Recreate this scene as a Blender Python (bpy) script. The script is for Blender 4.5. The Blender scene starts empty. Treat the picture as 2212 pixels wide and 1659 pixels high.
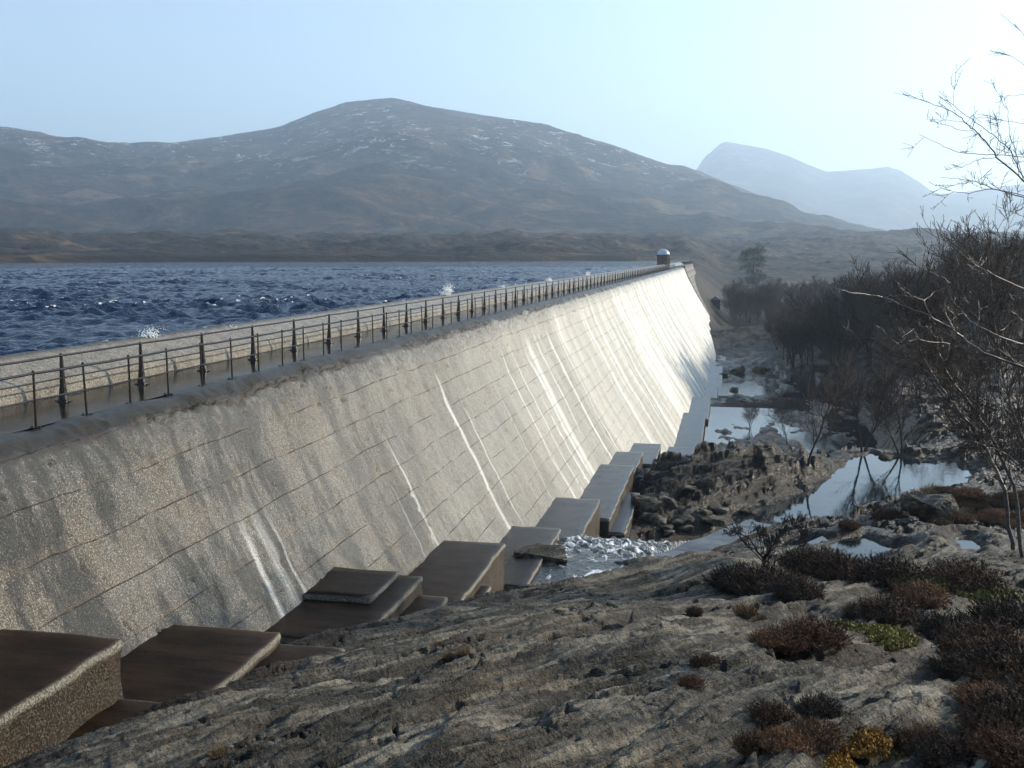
import bpy, math, random
import numpy as np
from mathutils import Vector, Matrix
R = math.radians
C = bpy.context.scene
COL = C.collection
random.seed(7); rng = np.random.default_rng(7)

# ------------------------------------------------------------------ camera
EYE = 3.35                      # walkway of the dam is z = 0, +Y runs along the dam, +X is downstream
PITCH, YAW = R(7.3545), R(12.081)
cam = bpy.data.cameras.new('camera'); camo = bpy.data.objects.new('camera', cam); COL.objects.link(camo)
camo.location = (0, 0, EYE); camo.rotation_euler = (R(90)-PITCH, 0, YAW)
cam.sensor_width = 36; cam.lens = 36*995.3/1024; cam.clip_start = 0.1; cam.clip_end = 60000
C.camera = camo

# ------------------------------------------------------------------ light
SUN_AZ, SUN_EL = 55.0, 20.0      # azimuth from +Y towards +X
w = bpy.data.worlds.new('World'); C.world = w; w.use_nodes = True
nt = w.node_tree; bg = nt.nodes['Background']
sky = nt.nodes.new('ShaderNodeTexSky'); sky.sky_type = 'NISHITA'; sky.sun_disc = False
sky.sun_elevation = R(SUN_EL); sky.sun_rotation = R(SUN_AZ); sky.altitude = 300
sky.air_density = 1.0; sky.dust_density = 0.15; sky.ozone_density = 0.7
nt.links.new(sky.outputs[0], bg.inputs[0]); bg.inputs[1].default_value = 0.118
sl = bpy.data.lights.new('sun', 'SUN'); sl.energy = 5.0; sl.angle = R(0.5); sl.color = (1.0, 0.89, 0.72)
so = bpy.data.objects.new('sun', sl); COL.objects.link(so)
sd = Vector((math.sin(R(SUN_AZ))*math.cos(R(SUN_EL)), math.cos(R(SUN_AZ))*math.cos(R(SUN_EL)), math.sin(R(SUN_EL))))
so.rotation_euler = sd.to_track_quat('Z', 'Y').to_euler()
C.view_settings.view_transform = 'Standard'; C.view_settings.look = 'None'
C.view_settings.exposure = 1.15; C.view_settings.gamma = 1
C.render.engine = 'CYCLES'
C.cycles.volume_bounces = 1; C.cycles.max_bounces = 6; C.cycles.diffuse_bounces = 3; C.cycles.glossy_bounces = 3
HAZE_DENSITY = 0.00019

# ------------------------------------------------------------------ view geometry: a point of the photo (2212 px wide) at a drop or distance
F = 2150.0
ca, sa, cp, sp = math.cos(YAW), math.sin(YAW), math.cos(PITCH), math.sin(PITCH)
def ray(px, py):
    x = (px-1106)/F; y = -(py-829.5)/F
    return np.array((ca*x-sa*cp-sa*sp*y, sa*x+ca*cp+ca*sp*y, -sp+cp*y))
def at_h(px, py, h):
    r = ray(px, py); t = -h/r[2]; return Vector((r[0]*t, r[1]*t, EYE-h))
def at_z(px, py, depth):
    r = ray(px, py)*depth; return Vector((r[0], r[1], EYE+r[2]))

# ------------------------------------------------------------------ noise
_g = np.random.default_rng(3); _perm = np.concatenate([_g.permutation(256)]*2).astype(np.int64)
_ga = _g.random(256)*2*np.pi; _gx = np.cos(_ga).astype(np.float32); _gy = np.sin(_ga).astype(np.float32)
def pn(x, y, seed=0):
    x = np.asarray(x, dtype=np.float64)+seed*17.31; y = np.asarray(y, dtype=np.float64)+seed*9.73
    xf = np.floor(x); yf = np.floor(y); xi = xf.astype(np.int64) & 255; yi = yf.astype(np.int64) & 255
    fx = (x-xf).astype(np.float32); fy = (y-yf).astype(np.float32)
    u = fx*fx*fx*(fx*(fx*6-15)+10); v = fy*fy*fy*(fy*(fy*6-15)+10)
    def g(ix, iy, dx, dy):
        h = _perm[_perm[ix & 255]+(iy & 255)]; return _gx[h]*dx+_gy[h]*dy
    a = g(xi, yi, fx, fy); b = g(xi+1, yi, fx-1, fy); c = g(xi, yi+1, fx, fy-1); d = g(xi+1, yi+1, fx-1, fy-1)
    return ((a+(b-a)*u)*(1-v)+(c+(d-c)*u)*v)*1.5
def fbm(x, y, octs=4, seed=0, gain=.5):
    s = 0; a = 1; f = 1
    for i in range(octs): s = s+a*pn(x*f, y*f, seed+i*5); a *= gain; f *= 2.03
    return s
def ridged(x, y, octs=4, seed=0):
    s = 0; a = 1; f = 1
    for i in range(octs): s = s+a*(1-2*np.abs(pn(x*f, y*f, seed+i*5))); a *= .5; f *= 2.05
    return s
def sstep(a, b, x):
    t = np.clip((x-a)/(b-a), 0, 1); return t*t*(3-2*t)

# ------------------------------------------------------------------ object helpers
def tag(o, label=None, cat=None, group=None, kind=None):
    if label: o['label'] = label
    if cat: o['category'] = cat
    if group: o['group'] = group
    if kind: o['kind'] = kind
    return o
def empty(name, loc, rz=0):
    o = bpy.data.objects.new(name, None); COL.objects.link(o); o.location = loc; o.rotation_euler = (0, 0, rz)
    o.empty_display_size = .3; return o
def link(name, me, m, parent=None, smooth=False):
    o = bpy.data.objects.new(name, me); COL.objects.link(o); me.materials.append(m)
    if smooth: me.polygons.foreach_set('use_smooth', np.ones(len(me.polygons), dtype=bool))
    if parent:
        o.parent = parent
        o.location = (-parent.location[0], -parent.location[1], -parent.location[2]) if parent.get('_w') else (0, 0, 0)
    return o
class MB:
    def __init__(s): s.v = []; s.f = []
    def box(s, x0, x1, y0, y1, z0, z1):
        b = len(s.v)
        s.v += [(x0,y0,z0),(x1,y0,z0),(x1,y1,z0),(x0,y1,z0),(x0,y0,z1),(x1,y0,z1),(x1,y1,z1),(x0,y1,z1)]
        s.f += [tuple(b+i for i in q) for q in ((0,3,2,1),(4,5,6,7),(0,1,5,4),(1,2,6,5),(2,3,7,6),(3,0,4,7))]
    def lathe(s, prof, n=12, c=(0,0,0), ph=0):
        b = len(s.v)
        for r_, z in prof:
            for i in range(n):
                a = 2*math.pi*i/n+ph; s.v.append((c[0]+r_*math.cos(a), c[1]+r_*math.sin(a), c[2]+z))
        for k in range(len(prof)-1):
            for i in range(n):
                j = (i+1) % n; s.f.append((b+k*n+i, b+k*n+j, b+(k+1)*n+j, b+(k+1)*n+i))
        s.f.append(tuple(b+i for i in range(n))[::-1]); s.f.append(tuple(b+(len(prof)-1)*n+i for i in range(n)))
    def tube(s, pts, rads, n=6):
        b = len(s.v); up = Vector((0, 0, 1))
        for k, p in enumerate(pts):
            p = Vector(p); d = Vector(pts[min(k+1, len(pts)-1)])-Vector(pts[max(k-1, 0)])
            d.normalize(); a = d.cross(up if abs(d.z) < .95 else Vector((1, 0, 0))); a.normalize(); c = d.cross(a)
            for i in range(n):
                t = 2*math.pi*i/n; s.v.append(tuple(p+(a*math.cos(t)+c*math.sin(t))*rads[k]))
        for k in range(len(pts)-1):
            for i in range(n):
                j = (i+1) % n; s.f.append((b+k*n+i, b+k*n+j, b+(k+1)*n+j, b+(k+1)*n+i))
        s.f.append(tuple(b+i for i in range(n))[::-1]); s.f.append(tuple(b+(len(pts)-1)*n+i for i in range(n)))
    def mesh(s, name):
        me = bpy.data.meshes.new(name); me.from_pydata(s.v, [], s.f); me.update(); return me
    def build(s, name, m, parent=None, smooth=False): return link(name, s.mesh(name), m, parent, smooth)
def np_mesh(name, V, Q, smooth=False, attrs=None, uv=None):
    me = bpy.data.meshes.new(name); nv = len(V); nf, k = Q.shape
    me.vertices.add(nv); me.vertices.foreach_set('co', np.asarray(V, dtype=np.float32).ravel())
    me.loops.add(nf*k); me.loops.foreach_set('vertex_index', Q.astype(np.int32).ravel())
    me.polygons.add(nf); me.polygons.foreach_set('loop_start', np.arange(0, nf*k, k, dtype=np.int32))
    if smooth: me.polygons.foreach_set('use_smooth', np.ones(nf, dtype=bool))
    me.update(calc_edges=True)
    for n, a in (attrs or {}).items():
        at = me.attributes.new(n, 'FLOAT', 'POINT'); at.data.foreach_set('value', np.asarray(a, dtype=np.float32).ravel())
    if uv is not None:
        l = me.uv_layers.new(name='UVMap'); l.data.foreach_set('uv', np.asarray(uv, dtype=np.float32)[Q.ravel()].ravel())
    return me
def grid_mesh(name, X, Y, Z, keep=None, smooth=True, attrs=None, uv=None, flip=False):
    n, m = X.shape; idx = np.arange(n*m).reshape(n, m)
    Q = np.stack([idx[:-1, :-1], idx[:-1, 1:], idx[1:, 1:], idx[1:, :-1]], -1).reshape(-1, 4)
    if flip: Q = Q[:, ::-1]
    V = np.stack([X, Y, Z], -1).reshape(-1, 3)
    if keep is not None:
        k = keep.ravel(); Q = Q[k[Q].all(1)]
        used = np.zeros(len(V), bool); used[Q.ravel()] = True; remap = np.cumsum(used)-1
        Q = remap[Q]; V = V[used]
        attrs = {a: np.asarray(v).ravel()[used] for a, v in (attrs or {}).items()}
        if uv is not None: uv = uv.reshape(-1, 2)[used]
    elif uv is not None: uv = uv.reshape(-1, 2)
    return np_mesh(name, V, Q, smooth, attrs, uv)
def seg_mesh(name, segs, sides=3):
    """segs: rows p0 p1 r0 r1 -> one mesh of thin tapered prisms"""
    A = np.array(segs, dtype=np.float64); P0, P1, r0, r1 = A[:, :3], A[:, 3:6], A[:, 6], A[:, 7]
    d = P1-P0; d /= np.linalg.norm(d, axis=1, keepdims=True)+1e-9
    ref = np.where(np.abs(d[:, 2:3]) > .9, np.array([[1., 0, 0]]), np.array([[0, 0, 1.]]))
    a = np.cross(d, ref); a /= np.linalg.norm(a, axis=1, keepdims=True)+1e-9; b = np.cross(d, a)
    P0 = P0-d*r0[:, None]*.3
    n = len(A); V = np.zeros((n, 2*sides, 3))
    for i in range(sides):
        t = 2*math.pi*i/sides; o = a*math.cos(t)+b*math.sin(t)
        V[:, i] = P0+o*r0[:, None]; V[:, sides+i] = P1+o*r1[:, None]
    base = (np.arange(n)*2*sides)[:, None]
    Q = np.concatenate([base+np.array([[i, (i+1) % sides, sides+(i+1) % sides, sides+i]]) for i in range(sides)], 0)
    return np_mesh(name, V.reshape(-1, 3), Q, True)
def copy_tree(o, parent=None):
    c = o.copy(); COL.objects.link(c)
    if parent: c.parent = parent
    for ch in [k for k in bpy.data.objects if k.parent == o]: copy_tree(ch, c)
    return c

# ------------------------------------------------------------------ materials
class M:
    def __init__(s, name):
        s.m = bpy.data.materials.new(name); s.m.use_nodes = True; s.nt = s.m.node_tree; s.b = s.nt.nodes['Principled BSDF']
    def n(s, t, **k):
        o = s.nt.nodes.new(t)
        for a, v in k.items(): setattr(o, a, v)
        return o
    def l(s, a, b): s.nt.links.new(a, b)
    def setin(s, sock, v):
        if hasattr(v, 'is_output'): s.l(v, sock)
        else: sock.default_value = v
    def geo(s): return s.n('ShaderNodeNewGeometry').outputs['Position']
    def uv(s): return s.n('ShaderNodeUVMap', uv_map='UVMap').outputs[0]
    def obj(s): return s.n('ShaderNodeTexCoord').outputs['Object']
    def map(s, v, scale=(1, 1, 1), rot=(0, 0, 0), loc=(0, 0, 0)):
        o = s.n('ShaderNodeMapping'); s.l(v, o.inputs[0]); o.inputs[1].default_value = loc; o.inputs[2].default_value = rot; o.inputs[3].default_value = scale
        return o.outputs[0]
    def noise(s, v, scale, detail=4, rough=.55, dist=0):
        o = s.n('ShaderNodeTexNoise'); s.l(v, o.inputs['Vector']); o.inputs['Scale'].default_value = scale
        o.inputs['Detail'].default_value = detail; o.inputs['Roughness'].default_value = rough; o.inputs['Distortion'].default_value = dist
        return o.outputs[0]
    def voro(s, v, scale, feature='F1', out=0):
        o = s.n('ShaderNodeTexVoronoi', feature=feature); s.l(v, o.inputs['Vector']); o.inputs['Scale'].default_value = scale
        return o.outputs[out]
    def mr(s, v, a, b, c=0., d=1., smooth=True):
        o = s.n('ShaderNodeMapRange'); o.interpolation_type = 'SMOOTHSTEP' if smooth else 'LINEAR'
        s.setin(o.inputs[0], v)
        for i, x in enumerate((a, b, c, d)): s.setin(o.inputs[i+1], x)
        return o.outputs[0]
    def math(s, op, a, b=0., c=0.):
        o = s.n('ShaderNodeMath', operation=op); s.setin(o.inputs[0], a); s.setin(o.inputs[1], b); s.setin(o.inputs[2], c); return o.outputs[0]
    def mix(s, f, a, b, mode='MIX'):
        o = s.n('ShaderNodeMix', data_type='RGBA', blend_type=mode); s.setin(o.inputs[0], f)
        for sock, v in ((o.inputs[6], a), (o.inputs[7], b)):
            if hasattr(v, 'is_output'): s.l(v, sock)
            else: sock.default_value = (*v, 1) if len(v) == 3 else v
        return o.outputs[2]
    def ramp(s, v, stops):
        o = s.n('ShaderNodeValToRGB'); s.l(v, o.inputs[0]); e = o.color_ramp.elements
        while len(e) < len(stops): e.new(.5)
        for i, (p, c) in enumerate(stops): e[i].position = p; e[i].color = (*c, 1)
        return o.outputs[0]
    def sep(s, v):
        o = s.n('ShaderNodeSeparateXYZ'); s.l(v, o.inputs[0]); return o.outputs
    def comb(s, x, y, z=0.):
        o = s.n('ShaderNodeCombineXYZ')
        for i, a in enumerate((x, y, z)): s.setin(o.inputs[i], a)
        return o.outputs[0]
    def attr(s, n): return s.n('ShaderNodeAttribute', attribute_name=n).outputs['Fac']
    def bump(s, h, strength=.5, dist=.05, prev=None):
        o = s.n('ShaderNodeBump'); s.l(h, o.inputs['Height']); s.setin(o.inputs['Strength'], strength); o.inputs['Distance'].default_value = dist
        if prev is not None: s.l(prev, o.inputs['Normal'])
        return o.outputs[0]
    def done(s, col=None, rough=None, bump=None, spec=None, metal=None, ior=None, coat=None):
        if col is not None: s.setin(s.b.inputs['Base Color'], (*col, 1) if isinstance(col, tuple) else col)
        if rough is not None: s.setin(s.b.inputs['Roughness'], rough)
        if bump is not None: s.l(bump, s.b.inputs['Normal'])
        if spec is not None: s.setin(s.b.inputs['Specular IOR Level'], spec)
        if metal is not None: s.b.inputs['Metallic'].default_value = metal
        if ior is not None: s.b.inputs['IOR'].default_value = ior
        if coat is not None: s.setin(s.b.inputs['Coat Weight'], coat); s.b.inputs['Coat Roughness'].default_value = .12
        return s.m

def m_face():
    s = M('dam concrete'); uv = s.uv(); U, V, _ = s.sep(uv)
    p3 = s.geo(); UV = s.comb(U, V)
    wob = s.math('MULTIPLY', s.math('SUBTRACT', s.noise(UV, .35, 3), .5), .30)
    v2 = s.math('ADD', V, wob); LIFT = .98
    row = s.math('FLOOR', s.math('DIVIDE', v2, LIFT)); fr = s.math('FRACT', s.math('DIVIDE', v2, LIFT))
    off = s.math('MULTIPLY', s.math('FRACT', s.math('MULTIPLY', s.math('SINE', s.math('MULTIPLY', row, 12.9898)), 43758.5)), 9.)
    u2 = s.math('DIVIDE', s.math('ADD', U, off), 4.6); colu = s.math('FLOOR', u2); fu = s.math('FRACT', u2)
    wn = s.n('ShaderNodeTexWhiteNoise'); s.l(s.comb(row, colu), wn.inputs['Vector']); panel = wn.outputs[0]
    brk = s.mr(s.noise(UV, .55, 6, .75), .42, .60, .05, 1.)
    thick = s.mr(s.noise(UV, 1.7, 4, .7), .45, .75, .488, .455)
    lift = s.math('MULTIPLY', s.mr(s.math('ABSOLUTE', s.math('SUBTRACT', fr, .5)), thick, .499), brk)
    vert = s.math('MULTIPLY', s.mr(s.math('ABSOLUTE', s.math('SUBTRACT', fu, .5)), .494, .4995), s.math('MULTIPLY', brk, .45))
    joint = s.math('MAXIMUM', lift, vert)
    sp1 = s.noise(p3, 33, 4, .8); sp2 = s.noise(p3, 5.5, 5, .7); sp0 = s.noise(p3, 11, 3, .7)
    big = s.noise(UV, .25, 5, .6)
    stain = s.mr(s.noise(s.comb(s.math('MULTIPLY', U, .8), s.math('MULTIPLY', V, .22)), 1., 7, .74), .45, .56)
    sred = s.mr(s.noise(s.comb(s.math('MULTIPLY', U, .5), s.math('MULTIPLY', V, .5)), 1.3, 5, .7), .5, .62)
    near = s.mr(U, 16., 62., 1., .12)
    col = s.mix(s.mr(big, .35, .65), (.105, .096, .076), (.18, .168, .138))
    col = s.mix(s.math('MULTIPLY', panel, .55), col, (.165, .137, .098))
    col = s.mix(s.math('MULTIPLY', sred, .35), col, (.20, .135, .075))
    col = s.mix(s.math('MULTIPLY', s.math('MULTIPLY', stain, near), .92), col, (.030, .029, .025))
    rustz = s.math('MULTIPLY', s.mr(fr, .72, 1.), s.mr(s.noise(UV, .9, 4), .44, .62))
    col = s.mix(s.math('MULTIPLY', rustz, .4), col, (.22, .145, .08))
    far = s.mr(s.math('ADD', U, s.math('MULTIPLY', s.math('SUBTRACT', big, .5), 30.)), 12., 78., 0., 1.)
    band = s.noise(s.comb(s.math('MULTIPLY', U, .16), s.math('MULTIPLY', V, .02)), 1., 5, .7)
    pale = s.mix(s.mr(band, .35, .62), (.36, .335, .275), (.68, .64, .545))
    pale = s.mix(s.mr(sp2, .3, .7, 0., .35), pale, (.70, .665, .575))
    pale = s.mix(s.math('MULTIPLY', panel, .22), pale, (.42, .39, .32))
    col = s.mix(s.math('MULTIPLY', far, .92), col, pale)  # paler along the dam: white overflow plus sun glare painted into the colour
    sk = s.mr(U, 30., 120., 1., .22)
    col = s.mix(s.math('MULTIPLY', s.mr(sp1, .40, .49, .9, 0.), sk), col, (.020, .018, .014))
    col = s.mix(s.math('MULTIPLY', s.math('MULTIPLY', s.mr(sp1, .55, .63, 0., .8), sk), s.mr(s.math('MULTIPLY', stain, near), 0., 1., 1., .35)), col, (.66, .63, .56))  # pale specks of the aggregate, also painting in the wet sparkle
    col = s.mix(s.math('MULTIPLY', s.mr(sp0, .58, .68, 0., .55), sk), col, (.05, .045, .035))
    pits = s.mr(s.noise(s.comb(s.math('MULTIPLY', U, 1.), s.math('MULTIPLY', V, 1.6)), 1.9, 6, .78), .65, .70)
    col = s.mix(s.math('MULTIPLY', s.math('MULTIPLY', pits, s.mr(U, 60., 140., 1., .45)), .85), col, (.05, .04, .028))
    col = s.mix(s.math('MULTIPLY', joint, s.mr(U, 40., 140., .8, .35)), col, (.06, .036, .017))
    drift = s.math('ADD', s.math('MULTIPLY', s.noise(s.comb(s.math('MULTIPLY', U, .3), s.math('MULTIPLY', V, .35)), 1., 2), .5), s.math('MULTIPLY', s.noise(s.comb(s.math('MULTIPLY', U, .3), s.math('MULTIPLY', V, 1.6)), 1., 3), .10))
    ud = s.math('ADD', U, drift); strand = s.noise(s.comb(s.math('MULTIPLY', ud, 9.), s.math('MULTIPLY', V, .22)), 1., 5, .7)
    wat = None
    for sc_, t0, t1, soft in ((.32, .66, .49, .07), (1.1, .66, .52, .05), (3.2, .66, .55, .06)):
        nn = s.noise(s.comb(s.math('MULTIPLY', ud, sc_), s.math('MULTIPLY', V, .035)), 1., 4, .6)
        thr = s.mr(U, 38., 125., t0, t1, smooth=False); k = s.mr(nn, thr, s.math('ADD', thr, soft), 0., .8)
        wat = k if wat is None else s.math('MAXIMUM', wat, k)
    wat = s.math('MULTIPLY', wat, s.mr(U, 36., 58.))
    for (u0, wd, va, vb, op) in ((21.0, .20, 2.2, 99, .75), (21.75, .30, 1.9, 99, .42), (22.3, .10, 2.4, 99, .6), (31.6, .15, 2.6, 99, .75), (30.2, .09, 4.0, 8., .5), (39.4, .26, .9, 99, .95), (41.3, .14, 2.4, 7.5, .7),
                             (51.5, .14, 1., 99, .9), (53.8, .12, 1.2, 99, .9), (47.6, .08, 3., 9., .5), (58.6, .7, 1., 99, .85), (61.3, .3, .9, 7, .7), (65.5, .4, .9, 99, .9), (69., .25, .9, 99, .8)):
        d = s.math('ABSOLUTE', s.math('SUBTRACT', s.math('ADD', U, s.math('MULTIPLY', V, .05)), s.math('ADD', u0, drift)))
        k = s.math('MULTIPLY', s.mr(d, wd*.15, wd, op, 0.), s.math('MULTIPLY', s.mr(V, va, va+1.8), s.mr(V, vb, vb+2.5, 1., 0.)))
        wat = s.math('MAXIMUM', wat, k)
    wat = s.math('MULTIPLY', wat, s.mr(strand, .36, .58, .35, 1.)); wat = s.math('MULTIPLY', wat, s.mr(sp1, .38, .55, s.mr(U, 20., 60., .35, .85), 1.))
    col = s.mix(wat, col, (.86, .845, .79))
    wn_ = s.math('MULTIPLY', s.math('SUBTRACT', s.noise(s.comb(U, 0.), .9, 5, .7), .5), .8)
    bnd = s.mr(s.math('ADD', V, wn_), -.12, .06, 1., 0.)
    col = s.mix(s.math('MULTIPLY', bnd, .9), col, (.022, .017, .013))
    ck = s.math('MULTIPLY', s.mr(s.math('ABSOLUTE', s.math('ADD', V, s.math('ADD', wn_, -.05))), .03, .14, 1., 0.), s.mr(s.noise(s.comb(U, 5.), .35, 3), .40, .48))
    col = s.mix(s.math('MULTIPLY', ck, .9), col, (.04, .016, .005))
    wetedge = s.mr(V, .0, 1.3, 1., 0.)
    col = s.mix(s.math('MULTIPLY', wetedge, s.mr(sp2, .38, .58, .1, .8)), col, (.05, .046, .038))
    b1 = s.bump(sp1, .9, .04); b2 = s.bump(sp2, .55, .08, b1)
    b3 = s.bump(s.math('MULTIPLY', joint, -1.), .9, .07, b2)
    rough = s.mr(sp2, .3, .7, .3, .6)
    return s.done(col, s.mix(bnd, rough, (.25, .25, .25)), b3, spec=s.math('MULTIPLY', s.mr(U, 14, 60, .5, .22), s.mr(bnd, 0., 1., 1., .35)))
def m_parapet():
    s = M('parapet concrete'); p = s.geo(); a = s.noise(p, 25, 4, .8); b = s.noise(p, 2.2, 5, .6); c = s.noise(p, 6, 4, .7)
    z = s.sep(p)[2]
    col = s.mix(s.mr(b, .35, .65), (.20, .17, .125), (.29, .255, .20))
    col = s.mix(s.mr(a, .40, .52, .8, 0.), col, (.04, .034, .025)); col = s.mix(s.mr(a, .54, .66, 0., .7), col, (.66, .62, .54))
    col = s.mix(s.mr(c, .62, .72, 0., .6), col, (.08, .07, .05))
    col = s.mix(s.mr(z, .86, .97), col, (.06, .045, .03))
    nb = s.bump(a, .9, .05); return s.done(col, s.mr(c, .3, .7, .25, .55), s.bump(c, .6, .06, nb), spec=.4)
def m_walk():
    s = M('wet walkway concrete'); p = s.geo(); a = s.noise(p, .8, 4); b = s.noise(p, 20, 3, .7); x = s.sep(p)[0]
    lip = s.mr(x, -13.35, -12.95)
    col = s.mix(s.mr(a, .4, .62), (.012, .009, .006), (.034, .026, .018))
    col = s.mix(s.math('MULTIPLY', lip, s.mr(b, .5, .6, 0., .6)), col, (.30, .28, .24))
    foam = s.math('MULTIPLY', s.mr(s.noise(s.map(p, (1., .45, 1)), 3.2, 6, .75), .60, .66), s.math('MULTIPLY', s.mr(x, -14.1, -14.9), s.mr(s.noise(p, .11, 1), .56, .62)))
    col = s.mix(s.math('MULTIPLY', foam, .8), col, (.75, .76, .76))
    rg = s.mr(lip, 0., 1., .12, .25)
    return s.done(col, s.math('ADD', rg, s.math('MULTIPLY', foam, .4)), s.bump(b, s.mr(lip, 0., 1., .03, .8), .04, s.bump(s.noise(p, 3, 3), .08, .03)), spec=.3, ior=1.14)
def m_block():
    s = M('wet footing concrete'); p = s.geo(); nz = s.sep(s.n('ShaderNodeNewGeometry').outputs['Normal'])
    top = s.mr(nz[2], .5, .9); a = s.noise(s.map(p, (.5, 2.2, 1)), 1.4, 5, .6); b = s.noise(p, 30, 4, .8); v = s.noise(s.map(p, (1, 3.2, .30)), 1.5, 5, .7)
    y = s.sep(p)[1]
    tc = s.mix(s.mr(a, .35, .65), (.009, .0045, .002), (.026, .014, .0065))
    tc = s.mix(s.mr(y, 24., 60.), tc, (.026, .026, .028))
    sc = s.mix(s.mr(b, .50, .60), (.022, .014, .008), (.17, .135, .085)); sc = s.mix(s.mr(v, .60, .68, 0., .45), sc, (.36, .31, .23)); sc = s.mix(s.mr(a, .55, .7, 0., .6), sc, (.12, .055, .025))
    col = s.mix(top, sc, tc)
    col = s.mix(s.math('MULTIPLY', s.mr(s.attr('lit_rim'), .45, .95), s.mr(b, .42, .58, .15, .9)), col, (.42, .38, .30))  # pale band: sunlit glitter of the top edges painted into the colour
    rip = s.noise(s.map(p, (1, 2.8, 1), rot=(0, 0, .35)), 6, 6, .72)
    tc = s.mix(s.mr(s.noise(s.map(p, (.6, 2., 1)), 3., 6, .75), .45, .62, 0., .8), tc, (.006, .0035, .002))
    tc = s.mix(s.mr(s.noise(s.map(p, (.7, 1.6, 1)), 2.2, 7, .8), .56, .66, 0., .55), tc, (.085, .068, .048))
    tc = s.mix(s.mr(s.noise(p, 26, 3, .8), .60, .66, 0., .6), tc, (.20, .18, .15))  # pale specks painting glints; this mix stays unlinked
    h = s.mix(top, b, rip)
    return s.done(col, s.mr(top, 0, 1, .4, .26), s.bump(h, s.mr(top, 0, 1, .9, .6), .05), spec=s.mr(s.math('MULTIPLY', top, s.mr(y, 50., 22.)), 0., 1., .34, .06))
def m_ground():
    s = M('rock and moor ground'); p = s.geo()
    q = s.map(p, (1, 1, 1), rot=(0, 0, R(37)))          # x' across the strike, y' along it
    st = s.noise(s.map(q, (1., .13, 1.)), 2.6, 7, .68, .3); st2 = s.noise(s.map(q, (1., .10, 1.)), 9, 4, .65)
    a = s.noise(p, .45, 5, .6); b = s.noise(p, 7, 5, .7); c = s.noise(p, 40, 3, .7)
    rock = s.ramp(st, [(.38, (.009, .0085, .007)), (.46, (.030, .027, .021)), (.53, (.088, .078, .060)), (.61, (.25, .22, .165))])  # foliation streaks, with lit ridges and dark grooves painted into the contrast
    rock = s.mix(s.mr(s.noise(p, .9, 4, .7), .54, .64, 0., .3), rock, (.030, .028, .023)); rock = s.mix(s.mr(a, .40, .62), rock, s.mix(.35, rock, (.13, .10, .065)))  # dark patches paint in broad shade; the second mix warms the tone
    rock = s.mix(s.mr(s.noise(p, 1.6, 6, .7), .60, .68, 0., .4), rock, (.20, .115, .05))
    rock = s.mix(s.mr(c, .58, .72, 0., .5), rock, (.22, .195, .15)); rock = s.mix(s.mr(b, .40, .30, 0., .7), rock, (.018, .017, .015))
    rock = s.mix(s.math('MULTIPLY', s.attr('crack'), .85), rock, (.016, .013, .009))
    lich = s.mr(s.noise(p, 3.4, 7, .75), .57, .64, 0., .45); rock = s.mix(lich, rock, (.22, .20, .155))
    wet = s.attr('wet'); rock = s.mix(wet, rock, s.mix(.82, rock, (.016, .010, .006)))  # darkens wet rock, and paints the backlit shade of the riverbed
    veg = s.attr('veg')
    vg = s.ramp(s.noise(p, .9, 6, .7), [(.3, (.007, .005, .003)), (.48, (.020, .012, .006)), (.62, (.045, .027, .012)), (.74, (.08, .06, .024))])
    moor = s.ramp(s.noise(s.map(p, (1, 1.5, 1)), .017, 9, .74), [(.38, (.009, .007, .005)), (.48, (.022, .015, .008)), (.56, (.05, .031, .015)), (.64, (.15, .10, .052))])
    moor = s.mix(s.mr(s.noise(p, .10, 6, .75), .48, .58, 0., .8), moor, (.012, .012, .008))
    fv = s.attr('moor')
    vn = s.mr(s.math('ADD', veg, s.math('MULTIPLY', s.math('SUBTRACT', s.noise(p, 2.5, 5, .7), .5), .9)), .42, .58)
    col = s.mix(vn, rock, vg); col = s.mix(fv, col, moor)
    gl = s.mr(wet, 0, 1, .66, .30)
    h = s.math('ADD', s.math('MULTIPLY', st, 1.), s.math('ADD', s.math('MULTIPLY', st2, .7), s.math('MULTIPLY', b, .6)))
    n0 = s.bump(s.math('MULTIPLY', s.noise(p, .07, 7, .7), fv), 1., 7.)
    n1 = s.bump(h, 1., .19, n0); n2 = s.bump(c, .5, .012, n1)
    return s.done(col, gl, n2, spec=s.mr(wet, 0, 1, .2, .16))
def m_mountain(name, snow, base=1.):
    s = M(name); p = s.geo(); g = s.n('ShaderNodeNewGeometry').outputs['Normal']; z = s.sep(p)[2]
    n1 = s.noise(s.map(p, (1, 1, 1.6)), .0042, 10, .74, .4); n2 = s.noise(s.map(p, (1, 1, 2)), .022, 7, .78, .6)
    col = s.ramp(n1, [(.37, (.006, .005, .004)), (.46, (.032, .022, .013)), (.54, (.095, .062, .035)), (.62, (.26, .17, .09))])
    col = s.mix(s.mr(n2, .5, .63, 0., .6), col, (.008, .008, .007)); col = s.mix(s.mr(n2, .43, .34, 0., .6), col, (.15, .11, .065))
    sn = s.math('MULTIPLY', s.mr(s.noise(s.map(p, (1, 1, 2.2), rot=(0, 0, .5)), .019, 9, .78, .6), .570, .60), s.mr(z, snow[0], snow[1]))
    sn = s.math('MULTIPLY', sn, s.mr(s.noise(p, .0012, 3), .40, .5))
    col = s.mix(sn, col, (.82, .85, .88))
    return s.done(col, .9, s.bump(n2, 1., 22., s.bump(n1, 1., 90.)), spec=.1)
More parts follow.
